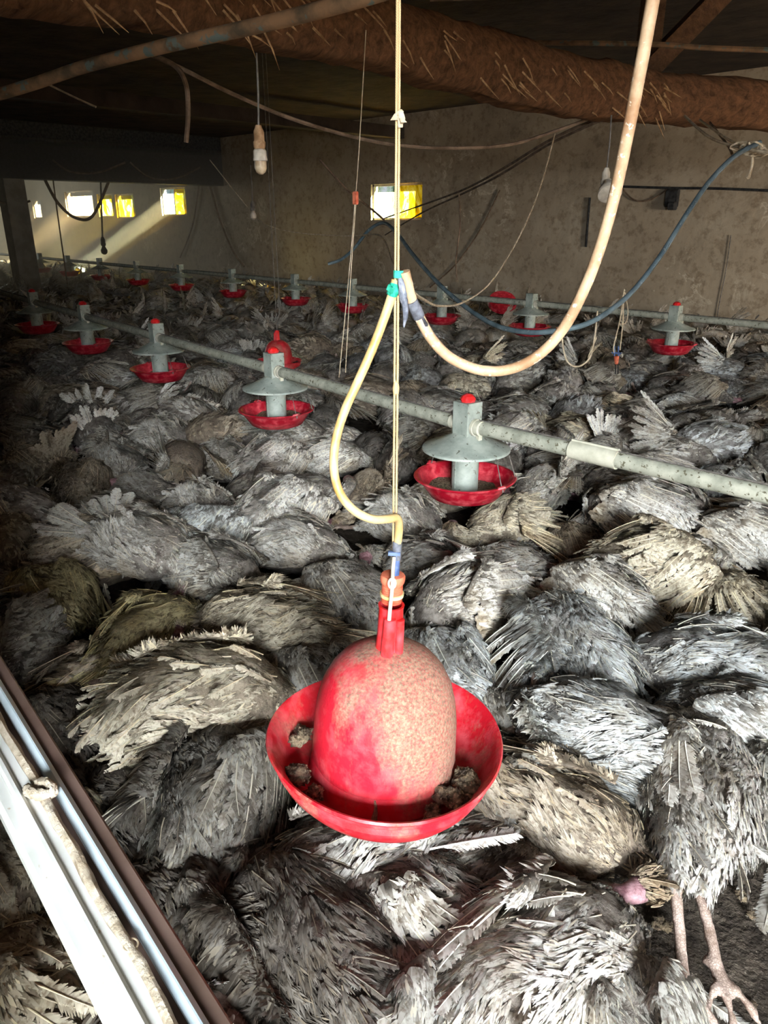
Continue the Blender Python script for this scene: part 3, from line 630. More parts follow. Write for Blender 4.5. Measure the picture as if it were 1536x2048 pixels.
# ------------------------------------------------------------------ feed lines
ZP = .80
def feeder(pos, yaw, label, seed, line, cap=True):
    root = empty('pan_feeder', pos, label, 'feeder', 'pan feeders on the ' + line, yaw)
    R = random.Random(seed)
    m = MB(); m.box((0, 0, .018), (.085, .085, .165), Matrix.Rotation(0, 3, 'Z')); m.build('drop_box', M['galv'], root, smooth=False)
    if cap:
        m = MB(); m.lathe([(.030, .10), (.034, .112), (.026, .124), (.012, .132), (0, .130)], 9); m.build('cap', M['redclean'], root, smooth=False)
    for sx in (-1, 1):
        m = MB(); m.tube([(sx * .046, 0, 0), (sx * .06, 0, 0)], .036, 16); m.tube([(sx * .06, 0, 0), (sx * .085, 0, 0)], .032, 16)
        m.box((sx * .073, .0, -.038), (.016, .02, .03)); m.build('pipe_clamp', M['sleeve'], root)
    m = MB(); m.lathe([(.0, -.085), (.05, -.088), (.06, -.094), (.155, -.158), (.184, -.166), (.187, -.170), (.187, -.180), (.182, -.181), (.150, -.166), (.05, -.10), (0, -.098)], 48); m.build('cone_shield', M['galv'], root)
    m = MB(); m.lathe([(.058, -.10), (.058, -.385)], 28); m.box((0, 0, -.25), (.006, .122, .26)); m.build('drop_tube', M['galv'], root)
    m = MB(); m.lathe([(0, -.42), (.12, -.42), (.15, -.405), (.188, -.335), (.198, -.312), (.205, -.305), (.218, -.302), (.221, -.296), (.217, -.291), (.204, -.292), (.197, -.300), (.183, -.332), (.145, -.395), (.11, -.405), (0, -.405)], 56)
    for sx in (-1, 1): m.tube([(sx * .212, -.02, -.292), (sx * .226, 0, -.285), (sx * .212, .02, -.292)], .009, 8)
    m.build('pan', M['redfeed'], root)
    m = MB(); V = []; Fc = []; n = 22
    V.append((0, 0, -.385))
    for i in range(1, 7):
        for k in range(n):
            r = .165 * i / 6; a = 2 * math.pi * k / n; V.append((r * math.cos(a), r * math.sin(a), -.372 + .012 * R.uniform(-1, 1) + .01 * math.sin(a + seed)))
    Fc += [(0, 1 + k, 1 + (k + 1) % n) for k in range(n)]
    for i in range(5): Fc += [(1 + i * n + k, 1 + (i + 1) * n + k, 1 + (i + 1) * n + (k + 1) % n, 1 + i * n + (k + 1) % n) for k in range(n)]
    m.add([Vector(q) for q in V], Fc); f = m.build('feed', M['feed'], root); f['kind'] = 'stuff'
    for a in (0, math.pi, math.pi * 1.25):
        m = MB(); m.tube([(.183 * math.cos(a), .183 * math.sin(a), -.17), (.214 * math.cos(a), .214 * math.sin(a), -.295)], .0022, 6)
        m.tube([(.205 * math.cos(a), .205 * math.sin(a), -.30), (.222 * math.cos(a), .222 * math.sin(a), -.288), (.221 * math.cos(a), .221 * math.sin(a), -.315)], .003, 6)
        m.build('wire_hook', M['wire'], root)
    for c_ in root.children:      # squat hood and pan
        if c_.name.split('.')[0] in ('cone_shield', 'drop_tube', 'pan', 'feed', 'wire_hook'): c_.scale = (1, 1, .77); c_.location.z = .004
        if c_.name.split('.')[0] in ('cone_shield', 'drop_tube'): c_.location.z = .034
        if c_.name.split('.')[0] == 'drop_tube': c_.scale = (1, 1, .85)
    return root
def pipe(A, d, t0, t1, label, sleeves, r=.029, start=None):
    """feed pipe through A along d, from t0 to t1 metres"""
    q0 = A + d * t0; root = empty('feed_pipe', q0, label, 'pipe'); ln = t1 - t0
    yw = math.atan2(d.y, d.x); Rz = Matrix.Rotation(yw, 3, 'Z'); sd = Vector((-d.y, d.x, 0))
    m = MB(); m.tube(([start - q0] if start else []) + [d * (ln * i / 40) for i in range(41)], r, 18); m.build('pipe_run', M['galv2'], root)
    m = MB(); n = min(900, int(ln / .012)); m.tube([d * (i * .012) + sd * (.003 if i % 2 else -.003) + Vector((0, 0, r + .003)) for i in range(n)], .0028, 4); m.build('perch_wire', M['wire'], root)
    for (a, b) in sleeves:
        a -= t0; b -= t0
        m = MB(); m.tube([d * a, d * b], r + .006, 18); m.box(d * ((a + b) / 2) + Vector((0, 0, r + .006)), (abs(b - a), .010, .012), Rz); m.build('sleeve', M['sleeve'], root)
    return root
A1, C1 = at_z(934, 850, ZP), at_z(314, 674, ZP); B1 = at_z(553, 740, ZP)
d1 = (C1 - A1).normalized(); tB = (B1 - A1).dot(d1); tC = (C1 - A1).length
def along(A, d, xp, z=ZP):      # distance along the line where it passes column xp
    best = min(np.arange(-4, 20, .01), key=lambda t: abs(project(A + d * t)[0] - xp)); return float(best)
yaw1 = math.atan2(d1.y, d1.x)
print('line1 spacing', tB, tC, 'right end row', [round(project(A1 + d1 * t)[1]) for t in (along(A1, d1, 1530),)])
E1 = at_z(1760, 1042, ZP); dE = (E1 - A1).normalized(); nE = (E1 - A1).length
pipe(A1, d1, .0, 13.0, 'grey feed pipe crossing the middle, left of the foremost feeder', [])
pipe(A1, dE, .0, nE, 'grey feed pipe with a pale sleeve running from the foremost feeder to the right edge', [(along(A1, dE, 1143), along(A1, dE, 1238))])
feeder(A1, yaw1, 'red pan feeder on the nearest line with a cone hood, in front of all others', 1, 'nearest line')
feeder(A1 + d1 * tB, yaw1, 'second red pan feeder on the nearest line, left of the yellowed hose', 2, 'nearest line')
feeder(C1, yaw1, 'third pan feeder on the nearest line, half hidden by raised tail feathers', 3, 'nearest line')
for k, lb in ((1, 'fourth pan feeder on the nearest line, dim in the left shade'), (2, 'fifth pan feeder on the nearest line, almost lost in the left shade')):
    feeder(A1 + d1 * (tC + 1.6 * k), yaw1, lb, 3 + k, 'nearest line')
A2, C2 = at_z(1350, 634, ZP), at_z(885, 583, ZP); B2 = at_z(1063, 607, ZP)
d2 = (C2 - A2).normalized(); tB2 = (B2 - A2).dot(d2); tC2 = (C2 - A2).length; yaw2 = math.atan2(d2.y, d2.x)
print('line2', tB2, tC2, 'right row', project(A2 + d2 * along(A2, d2, 1530))[1], [tuple(round(q) for q in project(A2 + d2 * t)) for t in (0, tB2, tC2, 6, 10, 14, 17)])
d2 = (P(20, 7.1) - P(2.97, 6.60)).normalized(); yaw2 = math.atan2(d2.y, d2.x)
pipe(A2, d2, -2.5, 20, 'thin grey feed pipe running before the plaster wall', [])
names2 = ['rightmost red pan feeder on the wall-side line', 'second red pan feeder from the right on the wall-side line, behind the blue hose', 'red pan feeder on the wall-side line directly right of the cut hose end', 'pan feeder on the wall-side line left of the twine', 'far pan feeder on the wall-side line near the middle left',
          'very far pan feeder on the wall-side line under the small window', 'very far pan feeder on the wall-side line before the sunlit bay', 'silhouetted pan feeder on the wall-side line at the edge of the haze', 'sunlit pan feeder in the hazy bay right of the grey post', 'sunlit pan feeder in the hazy bay behind the grey post', 'last sunlit pan feeder left of the grey post']
for k, lb in enumerate(names2):
    feeder(A2 + d2 * along(A2, d2, (1350, 1063, 885, 705, 590)[k] if k < 5 else 0) if k < 5 else A2 + d2 * (along(A2, d2, 590) + 1.6 * (k - 4)), yaw2, lb, 20 + k, 'wall-side line', cap=k == 0)
m = MB(); m.lathe([(0, 0), (.14, 0), (.18, .04), (.17, .09), (0, .10)], 24)
o = m.build('tipped_pan', M['redfeed']); o.location = at_y(1003, 612, 9.5); o.rotation_euler = (math.radians(38), 0, .8); tag(o, 'loose red pan tipped on its side against the wall', 'pan')
# loose far red pans in sunlit bay

# ------------------------------------------------------------------ pale rail at lower left
Dv = turn(Vector((-1.043, 1.164, .225))).normalized(); wv = Vector((Dv.y, -Dv.x, 0)).normalized(); nv = wv.cross(Dv).normalized()
if nv.z < 0: nv = -nv
P0 = px_depth(300, 2048, .78)
def off(x, lift=0):      # offset along wv so that a bar at this lift crosses the bottom row at column x
    r = ray(x, 2048); A = np.array([[wv.x, Dv.x, -r.x], [wv.y, Dv.y, -r.y], [wv.z, Dv.z, -r.z]]); c = P0 + nv * lift
    b = -np.array([c.x, c.y, c.z - CAMH]); s = np.linalg.solve(A, b); return s[0]
rail = empty('frame_rail', P0, 'white and brown painted frame rail slanting across the lower left corner', 'rail')
Rm = Matrix((Dv, -wv, nv)).transposed()
def bar(name, xa, xb, lift, th, mat, bev=.003, t0=-.35, t1=1.15):
    a, b = off(xa, lift), off(xb, lift); m = MB()
    c = wv * (a + b) / 2 + nv * (lift - th / 2) + Dv * (t0 + t1) / 2
    m.box(c, (t1 - t0, abs(b - a), th), Rm, bev); return m.build(name, mat, rail, smooth=True)
bar('brown_angle', 340, 468, -.012, .03, M['brownpaint'])
bar('white_face', 214, 352, .0, .03, M['whitepaint'], .006)
bar('white_ridge', 268, 300, .008, .012, M['whitepaint'], .004)
bar('blue_strip', 384, 424, .004, .02, M['bluewhite'], .007)
m = MB(); pts = []
so_ = off(346, .01)
for i in range(60):
    t = -.3 + 1.4 * i / 59; pts.append(wv * (so_ + .004 * noise.noise(Vector((t * 9, 0, 0)))) + nv * (.008 + .003 * noise.noise(Vector((t * 14, 3, 0)))) + Dv * t)
m.tube(pts, .0065, 9, wob=.2, seed=3); cs = m.build('cloth_strip', M['rag'], rail)
kp_ = None
for i in range(400):
    t = i * .003; q = P0 + wv * so_ + Dv * t; y = project(q)[1]
    if y <= 1595: kp_ = wv * so_ + Dv * t; break
if kp_:
    m = MB()
    for k in range(4): m.tube(smooth_path([kp_ + nv * (.012 + .006 * math.sin(a)) + Dv * (.014 * math.cos(a + k)) + wv * (.013 * math.sin(a * .7 + k)) for a in np.linspace(0, 5.5, 7)], 4), .0065, 8, wob=.2, seed=k)
    m.build('cloth_knot', M['rag'], cs)
rg = P0 + wv * off(352, .01) + Dv * .085 + nv * .01
m = MB(); m.tube(smooth_path([Vector((.008 * math.cos(a), .008 * math.sin(a), 0)) for a in np.linspace(0, 6.1, 12)], 3), .0012, 6)
m.build('wire_ring', M['palecable'], rail).location = rg - P0

# haze of dust hanging in the end bay, and hedge outside the windows
hm = bpy.data.materials.new('dust_haze'); hm.use_nodes = True; n = hm.node_tree; n.nodes.clear()
out = n.nodes.new('ShaderNodeOutputMaterial'); vs = n.nodes.new('ShaderNodeVolumeScatter'); vs.inputs['Density'].default_value = 0.15
vs.inputs['Color'].default_value = (1, .80, .56, 1); vs.inputs['Anisotropy'].default_value = 0.0; L(n, vs.outputs[0], out.inputs['Volume'])
tag(uvbox('dust_haze', 14.0, 26.9, .2, VW - .02, .3, 2.9, hm), 'thin dust haze drifting in the sunlit end bay', 'haze', kind='stuff')

# ------------------------------------------------------------------ turkeys
def nrm(a): return a / (np.linalg.norm(a, axis=-1, keepdims=True) + 1e-9)
class FB:      # feather buffer
    def __init__(s, gap=None): s.V = []; s.F = []; s.T = []; s.n = 0; s.gap = gap
    def add(s, V, Fc, T):
        if s.gap is not None: V = clear_body(V, s.gap)
        s.V.append(V); s.F.append(Fc + s.n); s.T.append(T); s.n += len(V)
    def mesh(s, name, mat):
        V = np.concatenate(s.V); Fc = np.concatenate(s.F); T = np.concatenate(s.T)
        me = bpy.data.meshes.new(name); nv = len(V); nf = len(Fc)
        me.vertices.add(nv); me.vertices.foreach_set('co', V.astype(np.float32).ravel())
        me.loops.add(nf * 4); me.loops.foreach_set('vertex_index', Fc.astype(np.int32).ravel())
        me.polygons.add(nf); me.polygons.foreach_set('loop_start', np.arange(0, nf * 4, 4, dtype=np.int32))
        me.polygons.foreach_set('use_smooth', np.ones(nf, dtype=bool))
        me.update(calc_edges=True)
        a = me.color_attributes.new('tone', 'FLOAT_COLOR', 'POINT'); a.data.foreach_set('color', T.astype(np.float32).ravel())
        me.materials.append(mat); me.validate(); return me

def tufts(fb, rng, base, nor, flow, length, width, lift, strips=6, rows=4, curl=.5):
    """ragged body feathers: each is a little fan of tapering ribbons lying along the flow"""
    n = len(base); nor = nrm(nor); flow = nrm(flow - nor * np.sum(flow * nor, 1, keepdims=True)); side = np.cross(nor, flow)
    tone = rng.random(n)
    sp = np.linspace(-1, 1, strips)
    t = np.linspace(0, 1, rows)
    o = np.zeros((n, strips, rows, 2, 3)); 
    ln = (length[:, None] * rng.uniform(.6, 1.15, (n, strips)) * (1 - .28 * sp[None] ** 2))
    wd = width[:, None] * np.ones((n, strips))
    jit = rng.normal(0, .34, (n, strips))
    for r, tt in enumerate(t):
        lat = (sp[None] * (.35 + .65 * tt) + jit * tt) * wd * .5
        along = ln * tt
        up = along * lift[:, None] * (1 - curl * tt) + .0012 + (1 - abs(sp[None])) * .0022 + rng.normal(0, .0012, (n, strips)) * tt
        hw = width[:, None] / strips * (1.0 if r < rows - 1 else .12) * (.75 + .5 * tt if r < rows - 1 else 1)
        c = base[:, None] + flow[:, None] * along[..., None] + side[:, None] * lat[..., None] + nor[:, None] * up[..., None]
        o[:, :, r, 0] = c - side[:, None] * hw[..., None]; o[:, :, r, 1] = c + side[:, None] * hw[..., None] + nor[:, None] * .0008
    V = o.reshape(-1, 3); tot = n * strips; idx = np.arange(tot)[:, None] * rows * 2
    q = np.array([[r * 2, r * 2 + 1, r * 2 + 3, r * 2 + 2] for r in range(rows - 1)])
    Fc = (idx[:, :, None] + q[None]).reshape(-1, 4)
    T = np.zeros((n, strips, rows, 2, 4)); T[..., 3] = 1
    T[..., 0] = np.clip(tone[:, None, None, None] + rng.normal(0, .16, (n, strips))[:, :, None, None] + .5 * (t[None, None, :, None] - .6), 0, 1)  # dark base to paler tip: shade in the gaps painted into the tone
    T[..., 2] = (rng.random((n, strips)) < .09)[:, :, None, None] * .85
    fb.add(V, Fc, T.reshape(-1, 4))

def quill(fb, rng, base, d, nor, length, width, bend=0., sbend=0., nb=34, tone=.5, ragged=.35, rows=9):
    """one flight feather: pale shaft with separate barbs on both sides"""
    d = nrm(d); nor = nrm(nor - d * np.dot(nor, d)); side = np.cross(nor, d)
    def spine(s): return base + d * (length * s)[..., None] + nor * (-bend * length * s ** 2)[..., None] + side * (sbend * length * s ** 2)[..., None]
    # shaft
    s = np.linspace(0, .97, rows); c = spine(s); w = .0029 * (1 - .85 * s) * (length / .25) ** .5
    V = np.stack([c - side * w[:, None] + nor * .0022, c + nor * (w[:, None] * .9 + .0035), c + side * w[:, None] + nor * .0022], 1).reshape(-1, 3)
    Fc = np.array([[i * 3 + k, i * 3 + k + 1, i * 3 + k + 4, i * 3 + k + 3] for i in range(rows - 1) for k in range(2)])
    T = np.zeros((len(V), 4)); T[:, 0] = tone; T[:, 2] = 1 if rng.random() < .8 else .4; T[:, 3] = 1
    fb.add(V, Fc, T)
    for sg in (-1, 1):
        s0 = np.linspace(.16, .985, nb) + rng.normal(0, .003, nb); ds = .84 / nb
        prof = np.clip(np.minimum(1, (s0 - .1) * 6) * np.minimum(1, (1.04 - s0) * 5.5) ** .6, .1, 1)
        wl = width * .5 * prof * (1.12 if sg > 0 else .85) * rng.uniform(1 - ragged * .5, 1.05, nb)
        ncl = max(3, int(nb / 5)); cl = np.sort(rng.uniform(.2, 1, ncl)); near = cl[np.argmin(abs(s0[:, None] - cl[None]), 1)]
        st = s0 + .75 * wl / length + (near - s0) * rng.uniform(.2, .75) * ragged
        a = spine(s0 - ds * .55); b = spine(s0 + ds * .6); m = spine((s0 + st) / 2)
        tc = spine(st) ; drop = nor * (-.08 * wl + rng.normal(0, .002, nb) * ragged)[:, None]
        mc = m + side * (sg * wl * .55)[:, None] + drop * .3; tp = tc + side * (sg * wl)[:, None] + drop
        hw = d * (length * ds * .62); 
        V = np.stack([a, b, mc + hw, mc - hw, tp + hw * .35, tp - hw * .35], 1).reshape(-1, 3)
        idx = np.arange(nb)[:, None] * 6
        Fc = np.concatenate([idx + np.array([[0, 1, 2, 3]]), idx + np.array([[3, 2, 4, 5]])])
        T = np.zeros((nb, 6, 4)); T[..., 3] = 1; T[..., 0] = np.clip(tone + rng.normal(0, .08, nb), 0, 1)[:, None]; T[:, 4:, 0] += .12
        fb.add(V, Fc, T.reshape(-1, 4))

CLR = [None]
def clear_body(V, gap):      # keeps wing feathers lying on top of the plumage instead of inside the trunk
    xs, rs, zc = CLR[0]; r = np.interp(V[:, 0], xs, rs, left=0, right=0) + gap; r = np.where((V[:, 0] < xs[0]) | (V[:, 0] > xs[-1]), 0, r)
    dy = V[:, 1]; dz = (V[:, 2] - zc) / .9; d = np.hypot(dy, dz) + 1e-6
    k = np.where(d < r, (r + (d - r) * .30) / d, 1.0); V = V.copy(); V[:, 1] = dy * k; V[:, 2] = zc + dz * k * .9
    return V
def fan(fb, rng, roots, dirs, nors, lens, wid, bend, tone, ragged, nb):
    for i in range(len(roots)):
        quill(fb, rng, roots[i] + np.array([0, 0, .0015 * (i % 3)]), dirs[i] + rng.normal(0, .05, 3), nors[i], lens[i] * rng.uniform(.88, 1.08), wid * rng.uniform(.85, 1.15), bend + rng.normal(0, .05), rng.normal(0, .08), nb, np.clip(tone + rng.normal(0, .18), 0, 1), ragged)

def lerp(a, b, t): return a + (b - a) * t
def loft(path, radii, seg=20, squash=1.0, seed=0, lump=.012):
    path = np.array(path, float); n = len(path); V = []
    T = nrm(np.gradient(path, axis=0))
    for i in range(n):
        up = np.array([0, 0, 1.0]); x = np.cross(T[i], up); x = x / (np.linalg.norm(x) + 1e-6); y = np.cross(x, T[i])
        for k in range(seg):
            a = 2 * math.pi * k / seg; d = x * math.cos(a) + y * math.sin(a) * squash; q = path[i] + d * radii[i]
            V.append(q + d * lump * (noise.noise(Vector(q * 9 + seed)) + .8 * noise.noise(Vector(q * 17 - seed))) * min(1, radii[i] / .05))
    Fc = [(i * seg + k, i * seg + (k + 1) % seg, (i + 1) * seg + (k + 1) % seg, (i + 1) * seg + k) for i in range(n - 1) for k in range(seg)]
    Fc += [tuple(range(seg - 1, -1, -1)), tuple(range((n - 1) * seg, n * seg))]
    return [Vector(v) for v in V], Fc
def resample(pts, n):
    sp = smooth_path([Vector(p) for p in pts], 10); A = np.array([tuple(p) for p in sp]); t = np.linspace(0, len(A) - 1, n)
    return np.stack([np.interp(t, range(len(A)), A[:, k]) for k in range(3)], 1)

def turkey_variant(seed, neck='side', wing='fold', legs=None, tail='flat', plump=1.0, ntuft=4300, far=False, wing2=None, wtone=.45, coarse=1.0, mid=False):
    rng = np.random.default_rng(seed); R = random.Random(seed)
    zc = .135 * plump
    # spine: rump -> chest -> neck -> head
    sgn = R.choice((-1, 1))
    body = [(-.235, 0, zc * .85), (-.16, 0, zc), (-.04, 0, zc * 1.04), (.09, 0, zc * 1.0), (.18, 0, zc * .9)]
    if neck == 'side': nk = [(.24, .03 * sgn, .085), (.28, .09 * sgn, .055), (.28, .17 * sgn, .04), (.25, .24 * sgn, .036)]
    elif neck == 'fwd': nk = [(.25, .01, .09), (.32, .03 * sgn, .06), (.39, .05 * sgn, .045), (.46, .04 * sgn, .045)]
    elif neck == 'over': nk = [(.23, .05 * sgn, .12), (.25, .11 * sgn, .15), (.20, .17 * sgn, .15), (.13, .20 * sgn, .13)]
    else: nk = [(.22, .02 * sgn, .06), (.24, .05 * sgn, .035), (.23, .09 * sgn, .03), (.20, .12 * sgn, .03)]
    pb = resample(body, 16); pn = resample([body[-1]] + nk, 18)[1:]
    path = np.concatenate([pb, pn])
    rb = np.interp(np.linspace(0, 1, 16), [0, .08, .22, .45, .68, .86, 1], np.array([.02, .06, .102, .134, .140, .112, .078]) * plump)
    CLR[0] = (pb[:, 0], rb * 1.02, zc)
    rn = np.interp(np.linspace(0, 1, 17), [0, .2, .45, .72, .80, .88, .95, 1], [.070, .046, .033, .022, .029, .026, .012, .004])
    rad = np.concatenate([rb, rn]); sq = .88
    V, Fc = loft(path, rad, 24 if not far else 10, sq, seed, .02)
    mb = MB(); mb.add(V, Fc)
    leg_paths = []; thighs = []
    if not far:      # fleshy bumps on the head and a wattle under it
        for k in range(9):
            q = path[-8 + k // 2 if k < 9 else -4] + np.array([R.uniform(-1, 1), R.uniform(-1, 1), R.uniform(.1, 1)]) * .018
            mb.tube([Vector(q - [0, 0, .006]), Vector(q), Vector(q + [0, 0, .006])], [.004, .011, .004], 8)
        e = Vector(path[-2]); dd_ = Vector(path[-2] - path[-5]).normalized(); mb.tube([e - dd_ * .02, e + dd_ * .012, e + dd_ * .026 - Vector((0, 0, .006))], [.013, .008, .002], 8)
    if legs is not None:
        for (hip, hock, foot, toes) in legs:
            hip, hock, foot = map(np.array, (hip, hock, foot))
            lp = resample([hip, lerp(hip, hock, .5) + np.array([0, 0, .01]), hock, lerp(hock, foot, .5), foot], 22)
            rr = np.interp(np.linspace(0, 1, 22), [0, .3, .42, .5, .58, .9, 1], [.058, .036, .019, .0195, .0125, .0115, .017]) * (1 + .05 * np.cos(np.arange(22) * 2.4)); thighs.append((lp[:11], rr[:11]))
            v2, f2 = loft(lp, rr, 10, 1, seed, .002); mb.add(v2, f2); leg_paths.append(lp[10:])
            d = nrm(foot - hock); side = nrm(np.cross(d, [0, 0, 1.])); 
            for k, (an, tl) in enumerate(((-.62, .10), (0.0, .125), (.6, .105), (2.7, .05))):
                dd = d * math.cos(an) + side * math.sin(an); dd[2] = dd[2] * .3 - (.10 if not toes else -.12)
                ps = [foot - d * .004, foot + dd * tl * .35 + np.array([0, 0, .012]), foot + dd * tl * .7 + np.array([0, 0, .006]), foot + dd * tl + np.array([0, 0, -.012])]
                tp = resample(ps, 13); w = .0085 * (1 + .18 * np.cos(np.linspace(0, 6.28 * 3, 13))); w[-3:] = [.006, .004, .0015]
                v2, f2 = loft(tp, w, 8, 1, seed, 0); mb.add(v2, f2); leg_paths.append(tp)
    if not far:
        tmp = mb.build('tmp', M['skin']); md = tmp.modifiers.new('r', 'REMESH'); md.mode = 'VOXEL'; md.voxel_size = .016 if mid else .008; md.use_smooth_shade = True
        dg = bpy.context.evaluated_depsgraph_get(); me = bpy.data.meshes.new_from_object(tmp.evaluated_get(dg)); me.name = 'turkey'
        old = tmp.data; bpy.data.objects.remove(tmp); bpy.data.meshes.remove(old)
        me.materials.clear(); [me.materials.append(M[k]) for k in ('skin', 'head', 'leg')]
        nf = len(me.polygons); C = np.zeros(nf * 3); me.polygons.foreach_get('center', C); C = C.reshape(-1, 3); mi = np.zeros(nf, dtype=np.int32)
        mi[np.min(np.linalg.norm(C[:, None] - path[None, -9:], axis=2), 1) < .029] = 1; mi[np.min(np.linalg.norm(C[:, None] - path[None, -6:], axis=2), 1) < .046] = 1
        if leg_paths:
            LPs = np.concatenate(leg_paths); mi[np.min(np.linalg.norm(C[:, None] - LPs[None], axis=2), 1) < .022] = 2
        me.polygons.foreach_set('material_index', mi); me.polygons.foreach_set('use_smooth', np.ones(nf, dtype=bool))
    else:
        me = mesh_from('turkey', mb.V, mb.F, [M['skin'], M['head'], M['leg']])
    parts = {}
    # body tufts
    fb = FB(); n = ntuft; ti = rng.uniform(0.3, len(pb) - 1 + 10.5, n); i0 = ti.astype(int); fr = (ti - i0)[:, None]
    c = path[i0] * (1 - fr) + path[i0 + 1] * fr; Tn = nrm(path[i0 + 1] - path[i0]); r = rad[i0] * (1 - fr[:, 0]) + rad[i0 + 1] * fr[:, 0]
    ph = rng.uniform(-.55, math.pi + .55, n)
    keep = rng.random(n) < np.clip(r / .12, .6, 1); c, Tn, r, ph = c[keep], Tn[keep], r[keep], ph[keep]; n = len(c)
    x = nrm(np.cross(Tn, [0, 0, 1.])); y = np.cross(x, Tn); d = x * np.cos(ph)[:, None] + y * np.sin(ph)[:, None] * sq
    base = c + d * (r * 1.0)[:, None]
    # lumps: patches of feathers share a swirl so the coat clumps
    sw = np.array([noise.noise(Vector(b * 8 + seed)) for b in base]); sw2 = np.array([noise.noise(Vector(b * 14 + 50 + seed)) for b in base])
    flow = -Tn + np.cross(d, Tn) * (sw * 1.5)[:, None] + rng.normal(0, .22, (n, 3))
    base = base + d * (.020 * np.array([noise.noise(Vector(b * 9 + seed)) + .8 * noise.noise(Vector(b * 17 - seed)) for b in base]) + .010 * np.clip(sw2, -.6, 1))[:, None]
    ln = rng.uniform(.026, .052, n) * coarse * np.clip(r / .1, .45, 1.1); wd = ln * rng.uniform(.15, .32, n)
    lift = np.clip(.16 + .3 * sw2 + rng.normal(0, .12, n), .02, .9)
    if far: ln *= 1.7; wd *= 2
    if mid: ln *= 1.25; wd *= 1.4
    tufts(fb, rng, base, d, flow, ln, wd, lift, strips=3 if far else 4 if mid else 7, rows=3 if far or mid else 4)
    for lp_, r_ in thighs:
        m_ = 130 if mid else 420; q = rng.integers(0, len(lp_), m_); Tq = nrm(np.gradient(lp_, axis=0))[q]; x = nrm(np.cross(Tq, [0, 0, 1.])); y = np.cross(x, Tq); a_ = rng.uniform(-.4, math.pi + .4, m_)
        dq = x * np.cos(a_)[:, None] + y * np.sin(a_)[:, None]
        tufts(fb, rng, lp_[q] + Tq * rng.uniform(-.01, .01, (m_, 1)) + dq * r_[q][:, None], dq, Tq + rng.normal(0, .3, (m_, 3)), rng.uniform(.03, .05, m_), rng.uniform(.010, .016, m_), np.clip(rng.normal(.2, .12, m_), 0, .6), strips=4, rows=3)
    # some long dark loose body feathers
    if not far and not mid:
        k = rng.choice(n, 120, replace=False)
        for j in k:
            quill(fb, rng, base[j] + d[j] * .006, flow[j] + d[j] * .15, d[j], rng.uniform(.05, .10), rng.uniform(.018, .03), .15, 0, 14, rng.uniform(.1, .9), .5, 5)
    parts['plumage'] = fb.mesh('plumage', M['down'])
    up = np.array([0, 0, 1.])
    def wing_mesh(sg, mode, tone):
        fb = FB(.034); nb = 30 if not (far or mid) else 9 if mid else 4
        sh = np.array([.13, sg * .10 * plump, zc + .085 * plump])
        if mode == 'fold':
            el = np.array([-.02, sg * .05 * plump, zc + .15 * plump]); wr = np.array([.13, sg * .155 * plump, zc + .02])
            roots = [lerp(el, wr, t) for t in np.linspace(0, 1, 16)]
            dirs = [nrm(np.array([-1, sg * lerp(.02, .20, t), lerp(-.10, -.42, t)])) for t in np.linspace(0, 1, 16)]
            nors = [nrm(np.array([0, sg * lerp(.3, 1.2, t), 1.])) for t in np.linspace(0, 1, 16)]
            lens = np.linspace(.19, .28, 16); bend = .10
        elif mode == 'half':
            el = np.array([-.03, sg * .05 * plump, zc + .155]); wr = np.array([.10, sg * .20, zc + .05])
            roots = [lerp(el, wr, t) for t in np.linspace(0, 1, 17)]
            dirs = [nrm(np.array([-1 + .5 * t, sg * lerp(.05, .95, t), lerp(-.12, -.42, t)])) for t in np.linspace(0, 1, 17)]
            nors = [nrm(np.array([0, sg * .45, 1.]))] * 17; lens = np.linspace(.19, .31, 17); bend = .10
        elif mode == 'spread':
            el = np.array([.03, sg * .18, zc + .05]); wr = np.array([.10, sg * .30, zc + .0])
            roots = [lerp(el, wr, t) for t in np.linspace(0, 1, 19)]
            dirs = [nrm(np.array([math.cos(a), sg * math.sin(a), -.16])) for a in np.linspace(2.9, 1.0, 19)]
            nors = [nrm(np.array([0, sg * .15, 1.]))] * 19; lens = np.linspace(.17, .29, 19); bend = .12
        elif mode == 'up':
            el = np.array([-.02, sg * .11, zc + .10]); wr = np.array([.03, sg * .13, zc + .20])
            roots = [lerp(el, wr, t) for t in np.linspace(0, 1, 17)]
            dirs = [nrm(np.array([-math.cos(a), sg * .30, math.sin(a)])) for a in np.linspace(-.15, 1.05, 17)]
            nors = [nrm(np.array([.1, sg * 1., .5]))] * 17; lens = np.linspace(.15, .24, 17); bend = .05
        else:   # drape: hangs forward/downward off the body, feathers almost parallel
            el = np.array([.05, sg * .10, zc + .11]); wr = np.array([-.13, sg * .12, zc + .10])
            roots = [lerp(wr, el, t) for t in np.linspace(0, 1, 16)]
            dirs = [nrm(np.array([lerp(-.35, .22, t), sg * 1.0, lerp(-.45, -.35, t)])) for t in np.linspace(0, 1, 16)]
            nors = [nrm(np.array([0, sg * .6, 1.]))] * 16; lens = np.linspace(.27, .21, 16); bend = .38
        lens = lens * (1.0 if not far else .9)
        fan(fb, rng, roots, dirs, nors, lens, .032, bend, tone, .5, nb)
        # covert rows
        K = len(roots)
